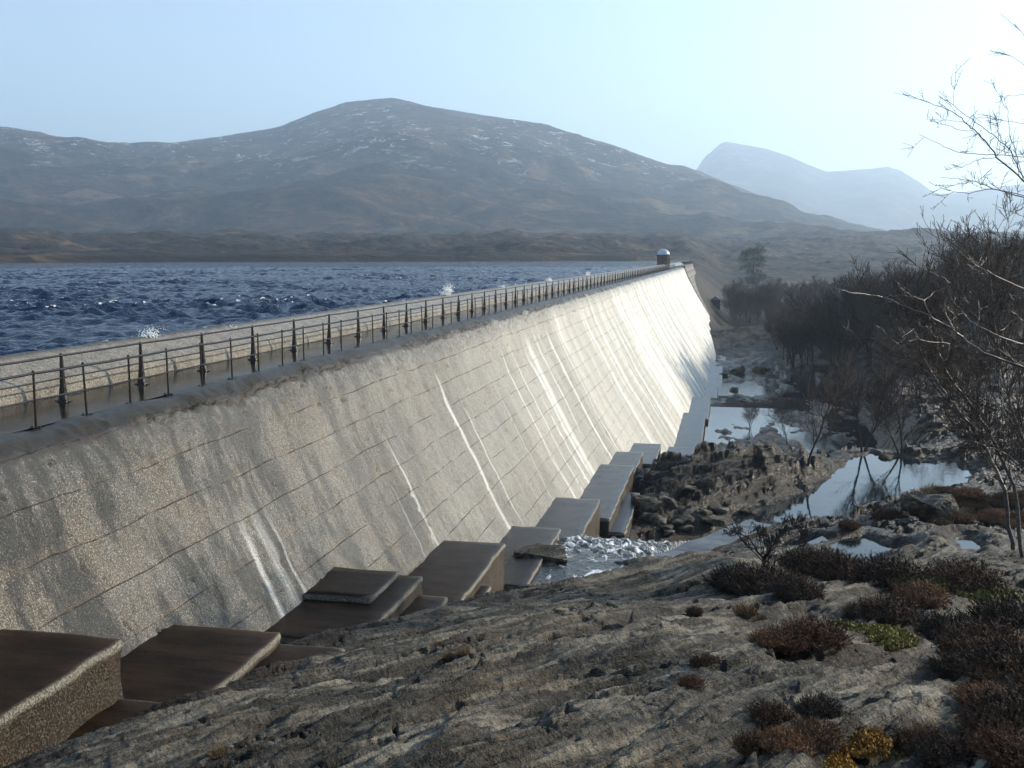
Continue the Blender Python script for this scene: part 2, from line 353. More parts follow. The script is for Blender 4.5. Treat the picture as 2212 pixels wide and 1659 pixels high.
def m_lake():
    s = M('lake water'); p = s.geo(); f = s.attr('foam')
    q = s.map(p, (1, 1, 1), rot=(0, 0, .35))
    h = s.math('ADD', s.noise(s.map(q, (1.6, .8, 1)), 1.6, 5, .62), s.math('MULTIPLY', s.noise(s.map(q, (1.5, 1, 1)), 6, 3, .6), .25))
    br = s.noise(p, 9, 5, .75); fm = s.mr(s.math('MULTIPLY', f, s.mr(br, .3, .7, .4, 1.4)), .45, .75)
    col = s.mix(fm, (.002, .012, .038), (.82, .84, .86))
    return s.done(col, s.mr(fm, 0, 1, .06, .8), s.bump(h, .85, .30), ior=1.333, spec=.22)
def m_water(name, col=(.012, .014, .012), rip=.06, scale=3., foam=None, rough=.03):
    s = M(name); p = s.geo(); n = s.noise(s.map(p, (1, .6, 1)), scale, 4, .6)
    if foam:
        fz = s.mr(s.noise(s.map(p, (1.0, .5, 1), rot=(0, 0, .5)), foam[0], 7, .75, 1.5), foam[1], foam[2])
        return s.done(s.mix(fz, col, (.8, .82, .83)), s.mr(fz, 0, 1, rough+.05, .6), s.bump(n, rip, .15), ior=1.333)
    return s.done(col, rough, s.bump(n, rip, .15), ior=1.333)
def m_simple(name, c, rough=.6, var=.35, scale=8, bump=.3, metal=0, c2=None, spec=.5, dist=.02):
    s = M(name); p = s.obj(); a = s.noise(p, scale, 5, .65)
    c2 = c2 or tuple(x*(1-var) for x in c)
    return s.done(s.mix(s.mr(a, .35, .65), c, c2), rough, s.bump(a, bump, dist), metal=metal, spec=spec)
def m_rand(name, stops, rough=.8, scale=6.):
    s = M(name); oi = s.n('ShaderNodeObjectInfo').outputs['Random']
    a = s.noise(s.obj(), scale, 3); v = s.math('ADD', s.math('MULTIPLY', a, .6), s.math('MULTIPLY', oi, .4))
    return s.done(s.ramp(v, stops), rough, spec=.3)
MF, MP, MW, MBK = m_face(), m_parapet(), m_walk(), m_block()
MG = m_ground()
M_iron = m_simple('dark painted iron', (.006, .005, .0045), .38, scale=20, bump=.15, c2=(.012, .006, .005), spec=.3)
M_bark = m_rand('dark birch bark', [(.3, (.018, .013, .011)), (.5, (.035, .025, .021)), (.7, (.06, .045, .038))])
M_twig = m_rand('purple brown twigs', [(.3, (.016, .011, .009)), (.5, (.032, .021, .017)), (.7, (.055, .038, .03))])
M_pale = m_simple('pale birch bark', (.12, .10, .088), .5, scale=14, bump=.5, c2=(.03, .022, .02))
M_pine = m_rand('dark pine needles', [(.3, (.010, .022, .014)), (.6, (.03, .05, .028))])
M_slate = m_simple('rock block', (.19, .165, .13), .6, scale=3.5, bump=.9, c2=(.07, .06, .045), dist=.08)

# ------------------------------------------------------------------ dam
PROF = [(12.6, 3.35), (12.25, 3.6), (11.95, 4.2), (11.7, 5.), (11.3, 6.), (10.7, 7.15), (9.6, 9.2), (8.6, 11.1), (6.68, 14.2), (2.96, 20.2), (1.0, 23.4), (-.6, 26.)]
def face_d(h):
    return np.interp(h, [p[1] for p in PROF], [p[0] for p in PROF])
dam = empty('dam', (0, 0, 0))
tag(dam, 'long pale concrete dam with curved streaked overflow face and stepped footing', 'dam')
Y0, Y1, Y2 = -14., 300., 372.
def dam_face(name, ya, yb, dmg, shift=0., mat=None):
    ys = [ya]
    while ys[-1] < yb: ys.append(ys[-1]+max(.045, abs(ys[-1]-5)*.0045) if ys[-1] > 8 else ys[-1]+.12)
    ys[-1] = yb; ys = np.array(ys)
    # dense profile: kerb hump then the face
    kp = [(13.25, 3.36), (13.05, 3.33), (12.85, 3.30), (12.7, 3.30)]
    pr = kp+PROF; P = []
    for (d0, h0), (d1, h1) in zip(pr, pr[1:]):
        L = math.hypot(d1-d0, h1-h0); n = max(2, int(L/(.06 if h0 < 4.5 else .14)))
        P += [(d0+(d1-d0)*i/n, h0+(h1-h0)*i/n) for i in range(n)]
    P.append(pr[-1]); P = np.array(P)
    for _ in range(6):
        P[1:-1] = (P[:-2]+2*P[1:-1]+P[2:])/4
    arc = np.concatenate([[0], np.cumsum(np.hypot(*np.diff(P, axis=0).T))]); arc -= 1.
    YY, AA = np.meshgrid(ys, arc, indexing='ij'); D = np.tile(P[:, 0], (len(ys), 1)); H = np.tile(P[:, 1], (len(ys), 1))
    tx = np.gradient(P[:, 0]); tz = np.gradient(-P[:, 1]); ln = np.hypot(tx, tz)
    nx, nz = -tz/ln*-1, tx/ln*-1                     # outward (towards +X = smaller d)
    nx = np.abs(nx); nz = np.abs(nz)
    disp = .035*fbm(YY*.7, AA*.7, 3, 2)+.012*fbm(YY*4, AA*4, 2, 9)
    lip = np.exp(-((AA+.1)/.55)**2)                     # broken edge of the crest
    ero = dmg*1.2*lip*(np.clip(fbm(YY*.55, AA*.3, 5, 31, .62), -.1, 2)*.09+.08*sstep(26, 12, YY))
    crack = dmg*.12*sstep(.09, .0, np.abs(AA-.05-.3*fbm(YY*.6, YY*0, 5, 44, .65)))*sstep(-.1, .1, fbm(YY*.12, YY*0+3, 3, 45))
    hole = .10*dmg*sstep(.72, .85, fbm(YY*1.6, AA*2.4, 3, 71))*(AA > .3)
    g = .035*sstep(.03, .0, np.abs((AA/1.22) % 1-.5)*1.22)*sstep(-.2, .2, fbm(YY*.3, AA*.6, 2, 88))*(AA > .8)
    k = disp-ero-crack-hole-g
    hump = .05*np.exp(-((AA+.45)/.35)**2)*(sstep(16, 34, YY)+.25*fbm(YY*.9, YY*0, 3, 5))*dmg
    X = -D+nx*k+shift*nx; Z = EYE-H+nz*k+hump+.01
    uv = np.stack([YY, AA], -1)
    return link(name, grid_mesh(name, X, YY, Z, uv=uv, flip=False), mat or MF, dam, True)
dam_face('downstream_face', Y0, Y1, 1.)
def m_end():
    s = M('dry end masonry'); p = s.geo(); b = s.noise(p, .6, 5, .7); br = s.n('ShaderNodeTexBrick'); s.l(s.map(p, (1, 1, 1), rot=(R(90), 0, R(90))), br.inputs[0])
    br.inputs['Scale'].default_value = .35; br.inputs['Mortar Size'].default_value = .03
    br.inputs['Color1'].default_value = (.19, .165, .14, 1); br.inputs['Color2'].default_value = (.15, .13, .11, 1); br.inputs['Mortar'].default_value = (.05, .045, .04, 1)
    col = s.mix(s.mr(b, .4, .6, 0, .8), br.outputs[0], (.12, .11, .095))
    return s.done(col, .75, s.bump(b, .7, .3))
M_end = m_end()
e = dam_face('end_face', Y1, Y2, .3, .25, M_end); e['label'] = 'drier brown masonry end of the dam face'
k = MB(); k.box(-12.9, -11.9, Y1+.01, Y2, -.6, .32); k.box(-15.5, -12.9, Y1+.02, Y2, -.5, .12); k.build('end_kerb', M_end, dam)
# walkway slab
xs = np.linspace(-15.62, -13.2, 16); ys = np.concatenate([np.arange(Y0, 60, .25), np.arange(60, Y1+1, 1.)]); YY, XX = np.meshgrid(ys, xs, indexing='ij')
link('walkway', grid_mesh('walkway', XX, YY, .012*fbm(XX*.6, YY*.3, 3, 4)-.004*(XX+13.2), flip=True), MW, dam, True)
# parapet wall on the lake side
pp = [(15.50, -.1), (15.53, .0), (15.55, .12), (15.58, .30), (15.64, .40), (15.80, .50), (16.2, .68), (16.6, .85), (16.85, .95), (17.0, .96), (17.1, .88), (17.15, .6), (17.2, -6)]
P = []
for (a0, b0), (a1, b1) in zip(pp, pp[1:]):
    n = max(1, int(math.hypot(a1-a0, b1-b0)/.06)) if b1 > -1 else 2
    P += [(a0+(a1-a0)*i/n, b0+(b1-b0)*i/n) for i in range(n)]
P.append(pp[-1]); P = np.array(P); ys = [Y0]
while ys[-1] < Y2: ys.append(ys[-1]+max(.06, abs(ys[-1])*.004))
ys = np.array(ys); YY, DD = np.meshgrid(ys, P[:, 0], indexing='ij'); ZZ = np.tile(P[:, 1], (len(ys), 1))
k = .035*fbm(YY*1.2, DD*2, 4, 12)+.02*fbm(YY*5, DD*5+ZZ*3, 2, 15)-.03*sstep(.7, 1., fbm(YY*1.3, DD*2, 2, 17))
link('parapet', grid_mesh('parapet', -DD+k*.8, YY, ZZ+k*.6, flip=True), MP, dam, True)
b = MB(); b.box(-17.15, -13.3, Y0, Y2, -7, -.06); b.build('core', MP, dam)

# stepped footing blocks: (y0, y1, top drop h, outer distance d)
BL = [(2., 13.4, 5.97, 9.13), (13.4, 17.3, 7.30, 8.31), (17.3, 19.7, 8.75, 8.0), (19.7, 24.5, 8.45, 7.7), (24.5, 32.2, 9.75, 7.17), (32.2, 39.8, 11.25, 6.45), (39.8, 48.1, 12.0, 5.84),
      (48.1, 61.2, 13.0, 5.34), (61.2, 67.9, 13.46, 5.3), (67.9, 75.7, 14.3, 4.55), (75.7, 90.5, 17.3, 1.6), (90.5, 114.7, 17.9, 1.9), (114.7, 133, 18.6, 1.6), (133, 156, 20.4, .8), (156, 194, 21.0, .2), (194, 228, 22.3, -.3), (228, 300, 23., -1.0)]
def block(name, y0, y1, h, do, lab=None, drop=6., lip=.05):
    di = float(face_d(h))+.9; z = EYE-h; nx_ = max(6, int((di-do)/.25)); ny_ = max(6, min(60, int((y1-y0)/.3)))
    xs = np.linspace(-di, -do, nx_); ys = np.linspace(y0, y1-.02, ny_); YY, XX = np.meshgrid(ys, xs, indexing='ij')
    ragged = .045*fbm(YY*1.1, YY*0+y0, 4, 61); XX = XX+ragged*(XX+di)/(di-do)
    YR = YY+.03*fbm(XX*1.2, XX*0+y1, 3, 62)*(YY-y0)/(y1-y0)
    ZZ = z+.018*fbm(XX, YY*1.2, 3, 63)
    V = [np.stack([XX, YR, ZZ], -1).reshape(-1, 3)]; Q = []
    idx = np.arange(ny_*nx_).reshape(ny_, nx_)
    Q.append(np.stack([idx[:-1, :-1], idx[:-1, 1:], idx[1:, 1:], idx[1:, :-1]], -1).reshape(-1, 4))
    per = np.concatenate([idx[0, :], idx[1:, -1], idx[-1, -2::-1]]); T = V[0][per]; n = len(per)
    base = ny_*nx_
    for kk in range(1, 13):
        r_ = T.copy(); t = (.012, .04, .10, .16, .24, .32, .42, .52, .64, .76, .88, 1.)[kk-1]; r_[:, 2] -= drop*t
        out = .04*fbm(T[:, 0]*1.5+T[:, 1]*1.5, T[:, 0]*0+kk*.9, 3, 64)+(.03 if kk == 1 else 0)
        r_[:, 0] += out*(T[:, 0] > -do-.3); r_[:, 1] += out*.5
        V.append(r_)
    rings = [per]+[base+i*n+np.arange(n) for i in range(12)]
    for a, c in zip(rings, rings[1:]): Q.append(np.stack([a[:-1], c[:-1], c[1:], a[1:]], -1))
    VV = np.concatenate(V); lit_rim = np.zeros(len(VV)); lit_rim[base:base+n] = 1; lit_rim[per] = .6  # top edge rings that get the painted sunlit lip
    o = link(name, np_mesh(name, VV, np.concatenate(Q), False, {'lit_rim': lit_rim}), MBK, dam)
    if lab: o['label'] = lab
    return o
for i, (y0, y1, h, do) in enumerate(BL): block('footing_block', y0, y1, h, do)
# lower ledges and broken slabs beside the near blocks
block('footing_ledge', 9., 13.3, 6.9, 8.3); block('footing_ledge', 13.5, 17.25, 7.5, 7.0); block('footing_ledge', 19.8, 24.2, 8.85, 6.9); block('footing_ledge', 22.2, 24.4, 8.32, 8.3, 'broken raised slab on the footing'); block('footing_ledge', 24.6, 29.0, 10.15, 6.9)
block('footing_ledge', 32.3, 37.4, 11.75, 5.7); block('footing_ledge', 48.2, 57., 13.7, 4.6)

# ------------------------------------------------------------------ railings
def railing(root, d, spacing, y0, n, tapered):
    prof = [(.012+.0, 0)]
    me_post = MB()
    if tapered:
        me_post.lathe([(.17, 0), (.16, .03), (.115, .05), (.095, .15), (.066, .42), (.046, .8), (.036, 1.02), (.036, 1.03), (.040, 1.07), (.03, 1.11), (.01, 1.12)], 10)
        me_post.box(-.19, .19, -.05, .05, .001, .022)
    else:
        me_post.lathe([(.024, 0), (.022, 1.06), (.032, 1.07), (.034, 1.10), (.022, 1.13), (.005, 1.135)], 8)
        me_post.box(-.13, .13, -.03, .03, .001, .02); me_post.box(-.10, -.07, -.015, .015, .02, .05); me_post.box(.07, .10, -.015, .015, .02, .05)
        me_post.box(-.03, .03, -.13, .13, .02, .035); me_post.lathe([(.032, .54), (.032, .585)], 8)
    pm = me_post.mesh('post'); pm.materials.append(M_iron); pm.polygons.foreach_set('use_smooth', np.zeros(len(pm.polygons), dtype=bool))
    rest = []
    for i in range(n):
        y = y0+i*spacing
        if i < 100 or n-i <= 0:
            o = bpy.data.objects.new('post', pm); COL.objects.link(o); o.parent = root; o.location = (-d+.006*rng.normal(), y, .005); o.rotation_euler = (.008*rng.normal(), .012*rng.normal(), 0)
        else: rest.append(y)
    if rest:
        b = MB()
        for y in rest: b.lathe([(.024, 0), (.022, 1.06), (.034, 1.10), (.005, 1.135)], 6, (-d, y, 0))
        o = b.build('post', M_iron, root); o['kind'] = 'stuff'
    L = [y0-spacing+i*spacing/2 for i in range(2*n+1)]
    for z, r_ in ((1.075, .026), (.56, .019)):
        b = MB(); b.tube([(-d+(.008*math.sin(y*1.3)), y, z-(.008 if i % 2 else 0)+.006*math.sin(y*.9)) for i, y in enumerate(L)], [r_]*len(L), 8)
        b.build('rail', M_iron, root, True)
fr = empty('front_railing', (0, 0, 0)); tag(fr, 'thin black iron railing on the outer edge of the wet walkway, nearer of the two', 'railing')
railing(fr, 13.1, 1.59, 16.8-1.59*7, 163, False)
br_ = empty('back_railing', (0, 0, 0)); tag(br_, 'black iron railing on flared tapered posts, beside the lake parapet', 'railing')
railing(br_, 14.9, 3.17, 20.1-3.17*4, 84, True)

# ------------------------------------------------------------------ valve tower
def tower():
    tx, ty, z0 = -17.2, 281., .95
    t = empty('valve_tower', (tx, ty, z0)); tag(t, 'small round stone tower with a pale dome at the far end of the dam', 'tower')
    st = m_simple('dark tower stone', (.10, .075, .06), .8, scale=2, bump=.8, c2=(.045, .035, .03)); dm = m_simple('pale metal dome', (.42, .48, .55), .35, scale=3, bump=.1, c2=(.35, .40, .46), metal=.3)
    b = MB(); b.lathe([(1.75, -4), (1.75, 2.45)], 20); b.build('wall', st, t)
    b = MB(); b.lathe([(1.76, 2.2), (2.0, 2.3), (2.0, 2.58), (1.8, 2.6)], 20); b.build('cornice', st, t)
    b = MB(); b.lathe([(1.72*math.cos(R(a)), 2.6+1.62*math.sin(R(a))) for a in range(0, 90, 9)]+[(.05, 4.22)], 24); b.build('dome', dm, t, True)
    dk = m_simple('dark window', (.02, .02, .025), .3, scale=3)
    for a in (-120, -65, -20):
        b = MB(); b.box(-.28, .28, -.06, .06, .8, 1.9); o = b.build('window', dk, t); o.location = (1.76*math.cos(R(a)), 1.76*math.sin(R(a)), 0); o.rotation_euler = (0, 0, R(a)+R(90))
    b = MB(); b.box(-.5, .5, -.07, .07, 0, 1.95); o = b.build('door', dk, t); o.location = (1.77, -.1, 0); o.rotation_euler = (0, 0, R(90))
tower()

# ------------------------------------------------------------------ terrain
CP = [(1106,1659,4.9),(0,1659,6.1),(500,1659,5.25),(1700,1659,4.75),(2212,1659,4.8),(2212,1450,6.2),(1700,1450,6.1),(1106,1450,6.3),(600,1500,6.85),(300,1575,6.6),
      (1106,1345,7.9),(850,1400,8.0),(1500,1330,8.0),(2000,1330,7.8),(2212,1330,7.5),(1560,1240,9.6),(1330,1285,9.6),(1900,1245,9.8),(2212,1220,9.4),(2040,1200,10.6),
      (1880,1190,11.2),(1750,1150,12.6),(1930,1135,13.0),(2212,1125,11.6),(2060,1100,13.0),(1620,1180,12.0),(2212,1050,12.6),
      (1040,1320,10.9),(1200,1240,11.8),(1330,1230,11.8),(1420,1195,12.8),(1480,1170,14.6),(1280,1165,12.5),
      (1700,1100,15.6),(1900,1060,15.6),(2050,1040,15.4),(1600,957,12.2),(1680,965,12.6),(1500,985,12.9),(1420,1010,13.6),(1760,1000,14.2),(1500,1060,14.2),(1400,1100,15.2),(1700,1050,14.9),(1450,1140,14.9),(1360,1075,15.0),
      (1600,890,18.),(1700,890,17.2),(1650,820,19.),(1750,800,19.),(1650,740,22.),(1760,740,21.),
      (1800,910,16.6),(1900,960,14.6),(1900,900,15.2),(2100,960,14.4),(2212,940,13.8),(2000,850,16),(2212,860,14.5),(1850,800,18.),(2000,780,17.),(2212,770,16.)]
XP = [(-9, 4, 6.9), (-8.9, 12, 7.8), (-7.9, 16, 7.85), (-7.6, 19, 8.15), (-7.2, 24, 9.4), (-6.6, 28, 10.4), (-6, 33, 11.3), (-5.2, 44, 13.2), (-4.2, 55, 14.6), (-3.5, 68, 16.5), (-14, 4, 8), (-14, 30, 14), (-12, 60, 18), (-10, 100, 20), (-1, 82, 18), (-.5, 100, 18.8), (0, 130, 19.6), (1, 156, 21.4), (1, 194, 22.2), (2, 228, 23.6), (3, 262, 24.5),
      (0, 0, 4.9), (-4, 0, 5.3), (5, 0, 4.7), (10, 5, 4.8), (20, 10, 5.5), (30, 30, 9), (40, 60, 12), (-5, -8, 5), (10, -10, 4), (60, 100, 14), (90, 200, 18), (60, 260, 20), (20, 300, 23), (-10, 330, 16.5), (-14, 320, 18), (-5, 300, 24)]
PT = []
for px, py, h in CP: q = at_h(px, py, h); PT.append((q.x, q.y, h))
PT += XP; PT = np.array(PT)
def lp(x, y):
    r_ = np.hypot(x, y-(-14.)); return np.arctan2(x, y+14.)*2.2, np.log(r_)*2.2
PU, PV = lp(PT[:, 0], PT[:, 1])
K = np.hypot(PU[:, None]-PU, PV[:, None]-PV); n_ = len(PT)
A = np.zeros((n_+3, n_+3)); A[:n_, :n_] = -K+np.eye(n_)*.0; A[:n_, n_] = 1; A[:n_, n_+1] = PU; A[:n_, n_+2] = PV; A[n_:, :n_] = A[:n_, n_:].T
SOL = np.linalg.solve(A, np.concatenate([PT[:, 2], np.zeros(3)]))
def base_h(x, y):
    u, v = lp(x, y); s = SOL[n_]+SOL[n_+1]*u+SOL[n_+2]*v
    for i in range(n_): s = s-SOL[i]*np.sqrt((u-PU[i])**2+(v-PV[i])**2+.0025)
    return s
# water bodies: (name, drop, outline in photo pixels, margin, depth)
WB = [('pond', 15.0, [(1540,1158),(1640,1152),(1700,1150),(1790,1140),(1840,1130),(1900,1120),(1950,1110),(2010,1090),(2080,1055),(2120,1010),(2060,992),(1960,991),(1880,978),(1842,990),(1800,1022),(1760,1045),(1690,1080),(1600,1108),(1575,1140)]),
      ('stream_pool', 11.42, [(1010,1325),(1060,1270),(1120,1222),(1185,1200),(1300,1212),(1400,1228),(1398,1246),(1330,1266),(1240,1290),(1130,1318),(1060,1334)]),
      ('puddle', 11.05, [(1790,1182),(1812,1166),(1862,1160),(1920,1180),(1965,1190),(1905,1198),(1885,1212),(1872,1236),(1850,1246),(1842,1220),(1826,1200)]),
      ('puddle', 10.7, [(2062,1166),(2090,1160),(2120,1186),(2080,1192)]),
      ('puddle', 11.6, [(1672,1190),(1700,1184),(1738,1188),(1715,1202)])]
WPOLY = [(nm, h, np.array([at_h(px, py, h)[:2] for px, py in pl])) for nm, h, pl in WB]
def sdist(x, y, P):
    d = np.full(x.shape, 1e9); inside = np.zeros(x.shape, bool)
    for i in range(len(P)):
        ax, ay = P[i]; bx, by = P[(i+1) % len(P)]; ex, ey = bx-ax, by-ay
        t = np.clip(((x-ax)*ex+(y-ay)*ey)/(ex*ex+ey*ey), 0, 1)
        d = np.minimum(d, np.hypot(x-ax-t*ex, y-ay-t*ey))
        c = ((ay > y) != (by > y)) & (x < (bx-ax)*(y-ay)/(by-ay+1e-12)+ax); inside ^= c
    return np.where(inside, -d, d)
cz = [((1180,1190,11.45),(1195,1165,11.7)), ((1270,1208,11.6),(1290,1165,12.1)), ((1360,1213,12.1),(1380,1172,12.7)), ((1430,1206,13.2),(1450,1176,13.5)), ((1475,1200,14.6),(1490,1172,14.7)), ((1530,1190,15.0),(1540,1168,15.0))]
CASC = []
for a_, c_ in cz:
    pa_, pb_ = at_h(*a_), at_h(*c_); m_ = (pa_+pb_)/2; CASC.append((m_.x, m_.y, m_.z, (pb_-pa_).length*.5))
CS, SN = math.cos(R(37)), math.sin(R(37))
def shore(th): return np.interp(th, [-60, -39, -25, -12, -5, -2.2, 0], [370, 395, 420, 440, 470, 540, 560])
SKY_R = ([-2, 1, 3.5, 5, 8, 10, 15, 30], [26, 30, 40, 40, 37, 36, 30, 26])
def moor_z(x, y):
    th = np.degrees(np.arctan2(x, y)); r_ = np.hypot(x, y); t = r_-shore(th)
    kn = fbm(x/95, y/150, 5, 21, .6)+.10*ridged(x/50, y/60, 3, 22)-.1
    left = .75+np.clip(t, -30, 1e9)*.008+15*sstep(20, 650, t)+kn*7*sstep(-10, 110, t)+2.6*sstep(0, 14, t)-60*sstep(900, 1900, t)
    sk = np.interp(th, *SKY_R)
    right = np.interp(r_, [300, 420, 600, 800, 1050, 1500, 2000, 2600], [-19, -16, -9, -1, 12, 37, 20, -20])
    right = right*sstep(250, 300, r_)+(sk-37)*sstep(900, 1500, r_)+kn*7*sstep(400, 900, r_)
    return left+(right-left)*sstep(-2.6, .6, th)
def cracks(x, y, t_, s_, wx):
    c1 = np.abs(pn(t_*.8+.8*wx+.15*fbm(x*2, y*2, 3, 73), s_*.05, 57)); c2 = np.abs(pn(t_*.22+.1*fbm(x*3, y*3, 2, 74), s_*.35+wx*.3+.12*fbm(x*2, y*2, 3, 75), 58))
    return sstep(.06, .0, c1)*sstep(-.22, .05, fbm(x*.25, y*.25, 3, 62)), sstep(.014, 0, c2)*sstep(.1, .3, fbm(x*.2, y*.2, 2, 59))
def blocks(t_, s_, a, b, seed):
    ci = np.floor(t_/a+.5*fbm(t_*.4, s_*.4, 3, seed)); cj = np.floor(s_/b+ci*.37+.5*fbm(t_*.4, s_*.4, 3, seed+1))
    h = _perm[(_perm[ci.astype(np.int64) & 255]+cj.astype(np.int64)) & 255]/255.-.5
    h2 = _perm[(_perm[cj.astype(np.int64) & 255]+ci.astype(np.int64)+7) & 255]/255.-.5
    return h+h2*.5*((t_/a) % 1-.5)
def bedh(y): return np.interp(y, [70, 100, 130, 150, 200, 240], [18.2, 18.7, 19.4, 20.7, 22.0, 23.6])
def ground_z(x, y, detail=True):
    x = np.asarray(x, float); y = np.asarray(y, float); r_ = np.hypot(x, y); th = np.degrees(np.arctan2(x, y))
    h = base_h(x, y); rw = sstep(200, 380, r_)
    s_ = x*SN+y*CS; t_ = x*CS-y*SN                     # s along strike, t across it
    amp = sstep(700, 250, r_)
    wx = .8*fbm(x*.12, y*.12, 3, 50)
    wide = fbm(t_*.16, s_*.045, 4, 51)                  # broad whalebacks
    led = t_*.33+.35*(EYE-h)*0+wx*1.2+.5*fbm(t_*.2, s_*.06, 3, 52)
    fl = led-np.floor(led); ter = (sstep(0, .09, fl)-fl); l2 = t_*1.25+2.*wx+.6*fbm(t_*.5, s_*.12, 3, 63); f2 = l2-np.floor(l2); ter2 = (sstep(0, .14, f2)-f2)  # ledges with a steep left-facing riser
    mid = sstep(30, 60, r_)
    z = EYE-h+wide*(.30+.35*mid)+ter*(.34+.5*mid)*sstep(-.2, .3, fbm(x*.09, y*.09, 2, 53)+.15)+.11*ter2*sstep(-.1, .25, fbm(t_*.2, s_*.07, 3, 64))
    if detail:
        gr = ridged(t_*1.1+wx, s_*.11, 4, 54)
        z = z+.075*gr*amp+.065*ridged(t_*2.7+2*wx, s_*.22, 3, 60)*amp+.034*fbm(t_*7, s_*1.6, 4, 55)*amp+.012*fbm(x*7, y*7, 3, 56)*sstep(90, 25, r_)
        c1, c2 = cracks(x, y, t_, s_, wx)
        z = z-.24*c1*amp-.16*c2*amp
        bn = fbm(x*.5, y*.5, 3, 66)
        bl = sstep(.35, .6, bn); z = z+bl*.11*np.round(2*fbm(t_*.8, s_*.5, 2, 67))*amp*sstep(-2, 6, x-.1*y)
        # blocky outcrop between the footing and the pond, rocky stream bed further on
        oc = sstep(2.6, .4, sdist(x, y, OUTC))
        bk = blocks(t_, s_, 1.5, 6.5, 81)+.5*blocks(t_, s_, .6, 2.4, 83); q = .46; st = z+.24*bk+.12*fbm(x*.8, y*.8, 3, 68); fs = st/q-np.floor(st/q)
        zo = (np.floor(st/q)+sstep(.80, 1., fs))*q+.12*fbm(x*2.6, y*2.6, 4, 69)+.07*bk
        rk = np.maximum(oc*.9, .85*sstep(34, 42, y)*sstep(300, 240, y)*sstep(-9, -6, x))
        z = z*(1-rk)+zo*rk
        bed = sstep(78, 92, y)*sstep(260, 220, y)*sstep(12.5, 8, x-.06*y)
        lv = EYE-bedh(y)
        rb = fbm(x*.11, y*.035, 5, 70, .6)+.35*fbm(x*.5, y*.2, 3, 72)+.22*blocks(x, y, 2.2, 2.6, 85)+.16*sstep(6, 26, x)+.3*sstep(175, 225, y)-.30
        z = z+(lv+rb*1.05-z)*bed*sstep(-11, -6, x)
    if detail: z = z+(.055*blocks(t_, s_, .42, 2.3, 91)+.10*blocks(t_, s_, 1.15, 5.5, 93)*sstep(-.2, .2, fbm(x*.2, y*.2, 2, 94))+.03*blocks(t_, s_, .2, .8, 95))*amp*sstep(120, 60, r_)
    for (nm, hw, P) in WPOLY:
        x0, y0 = P.min(0)-8; x1, y1 = P.max(0)+8
        sel = (x > x0) & (x < x1) & (y > y0) & (y < y1)
        if not sel.any(): continue
        sdv = sdist(x[sel], y[sel], P); big = 1. if nm == 'pond' else .35
        sdv = sdv+big*.55*fbm(x[sel]*.8/big**.5, y[sel]*.8/big**.5, 4, 80)
        lvl = EYE-hw; mg = 1.5 if nm in ('pond', 'stream_pool') else 1.6
        zt = lvl+np.clip(sdv*.5, -.6, .6)+.16*np.clip(blocks(x[sel], y[sel], 1.1, .9, 97), -.3, .6)*sstep(-.1, .5, sdv)
        wgt = 1-sstep(.2, mg, sdv); zz = z[sel]
        zin = zz*(1-wgt)+zt*wgt
        zin = np.where(sdv > 0, zin+np.maximum(0, lvl+.05+.15*sdv-zin)*(1-sstep(.5, 2.2, sdv)), zin)
        z[sel] = zin
    for a, c in zip(CASC[:-1], CASC[1:]):
        ex, ey = c[0]-a[0], c[1]-a[1]; t = np.clip(((x-a[0])*ex+(y-a[1])*ey)/(ex*ex+ey*ey), 0, 1); dd = np.hypot(x-a[0]-t*ex, y-a[1]-t*ey)
        zc = a[2]+(c[2]-a[2])*t-.12+.6*np.clip(dd-a[3], 0, 9); z = np.where(dd < a[3]+2.5, np.minimum(z, zc), z)
    mz = moor_z(x, y)
    z = z*(1-rw)+mz*rw
    lake = sstep(-15.5, -17.5, x)*sstep(0, -25, r_-shore(th))
    z = z*(1-lake)-6*lake
    z = z-8*sstep(-11.2, -13, x)*sstep(360, 350, y)*(x > -16)   # stay under the dam body
    return z
OUTC = np.array([at_h(px, py, h)[:2] for px, py, h in ((1335,1110,15),(1480,1160,15),(1580,1125,15),(1700,1075,15),(1780,1030,15),(1760,975,13.5),(1640,945,12.5),(1450,975,13),(1360,1010,14))])
def ground_hit(px, py, r0=3., r1=400.):
    r_ = ray(px, py); ts = np.geomspace(r0, r1, 1400); X = r_[0]*ts; Y = r_[1]*ts; Z = EYE+r_[2]*ts; G = ground_z(X, Y)
    i = np.argmax(Z < G)
    return Vector((X[i], Y[i], G[i]))
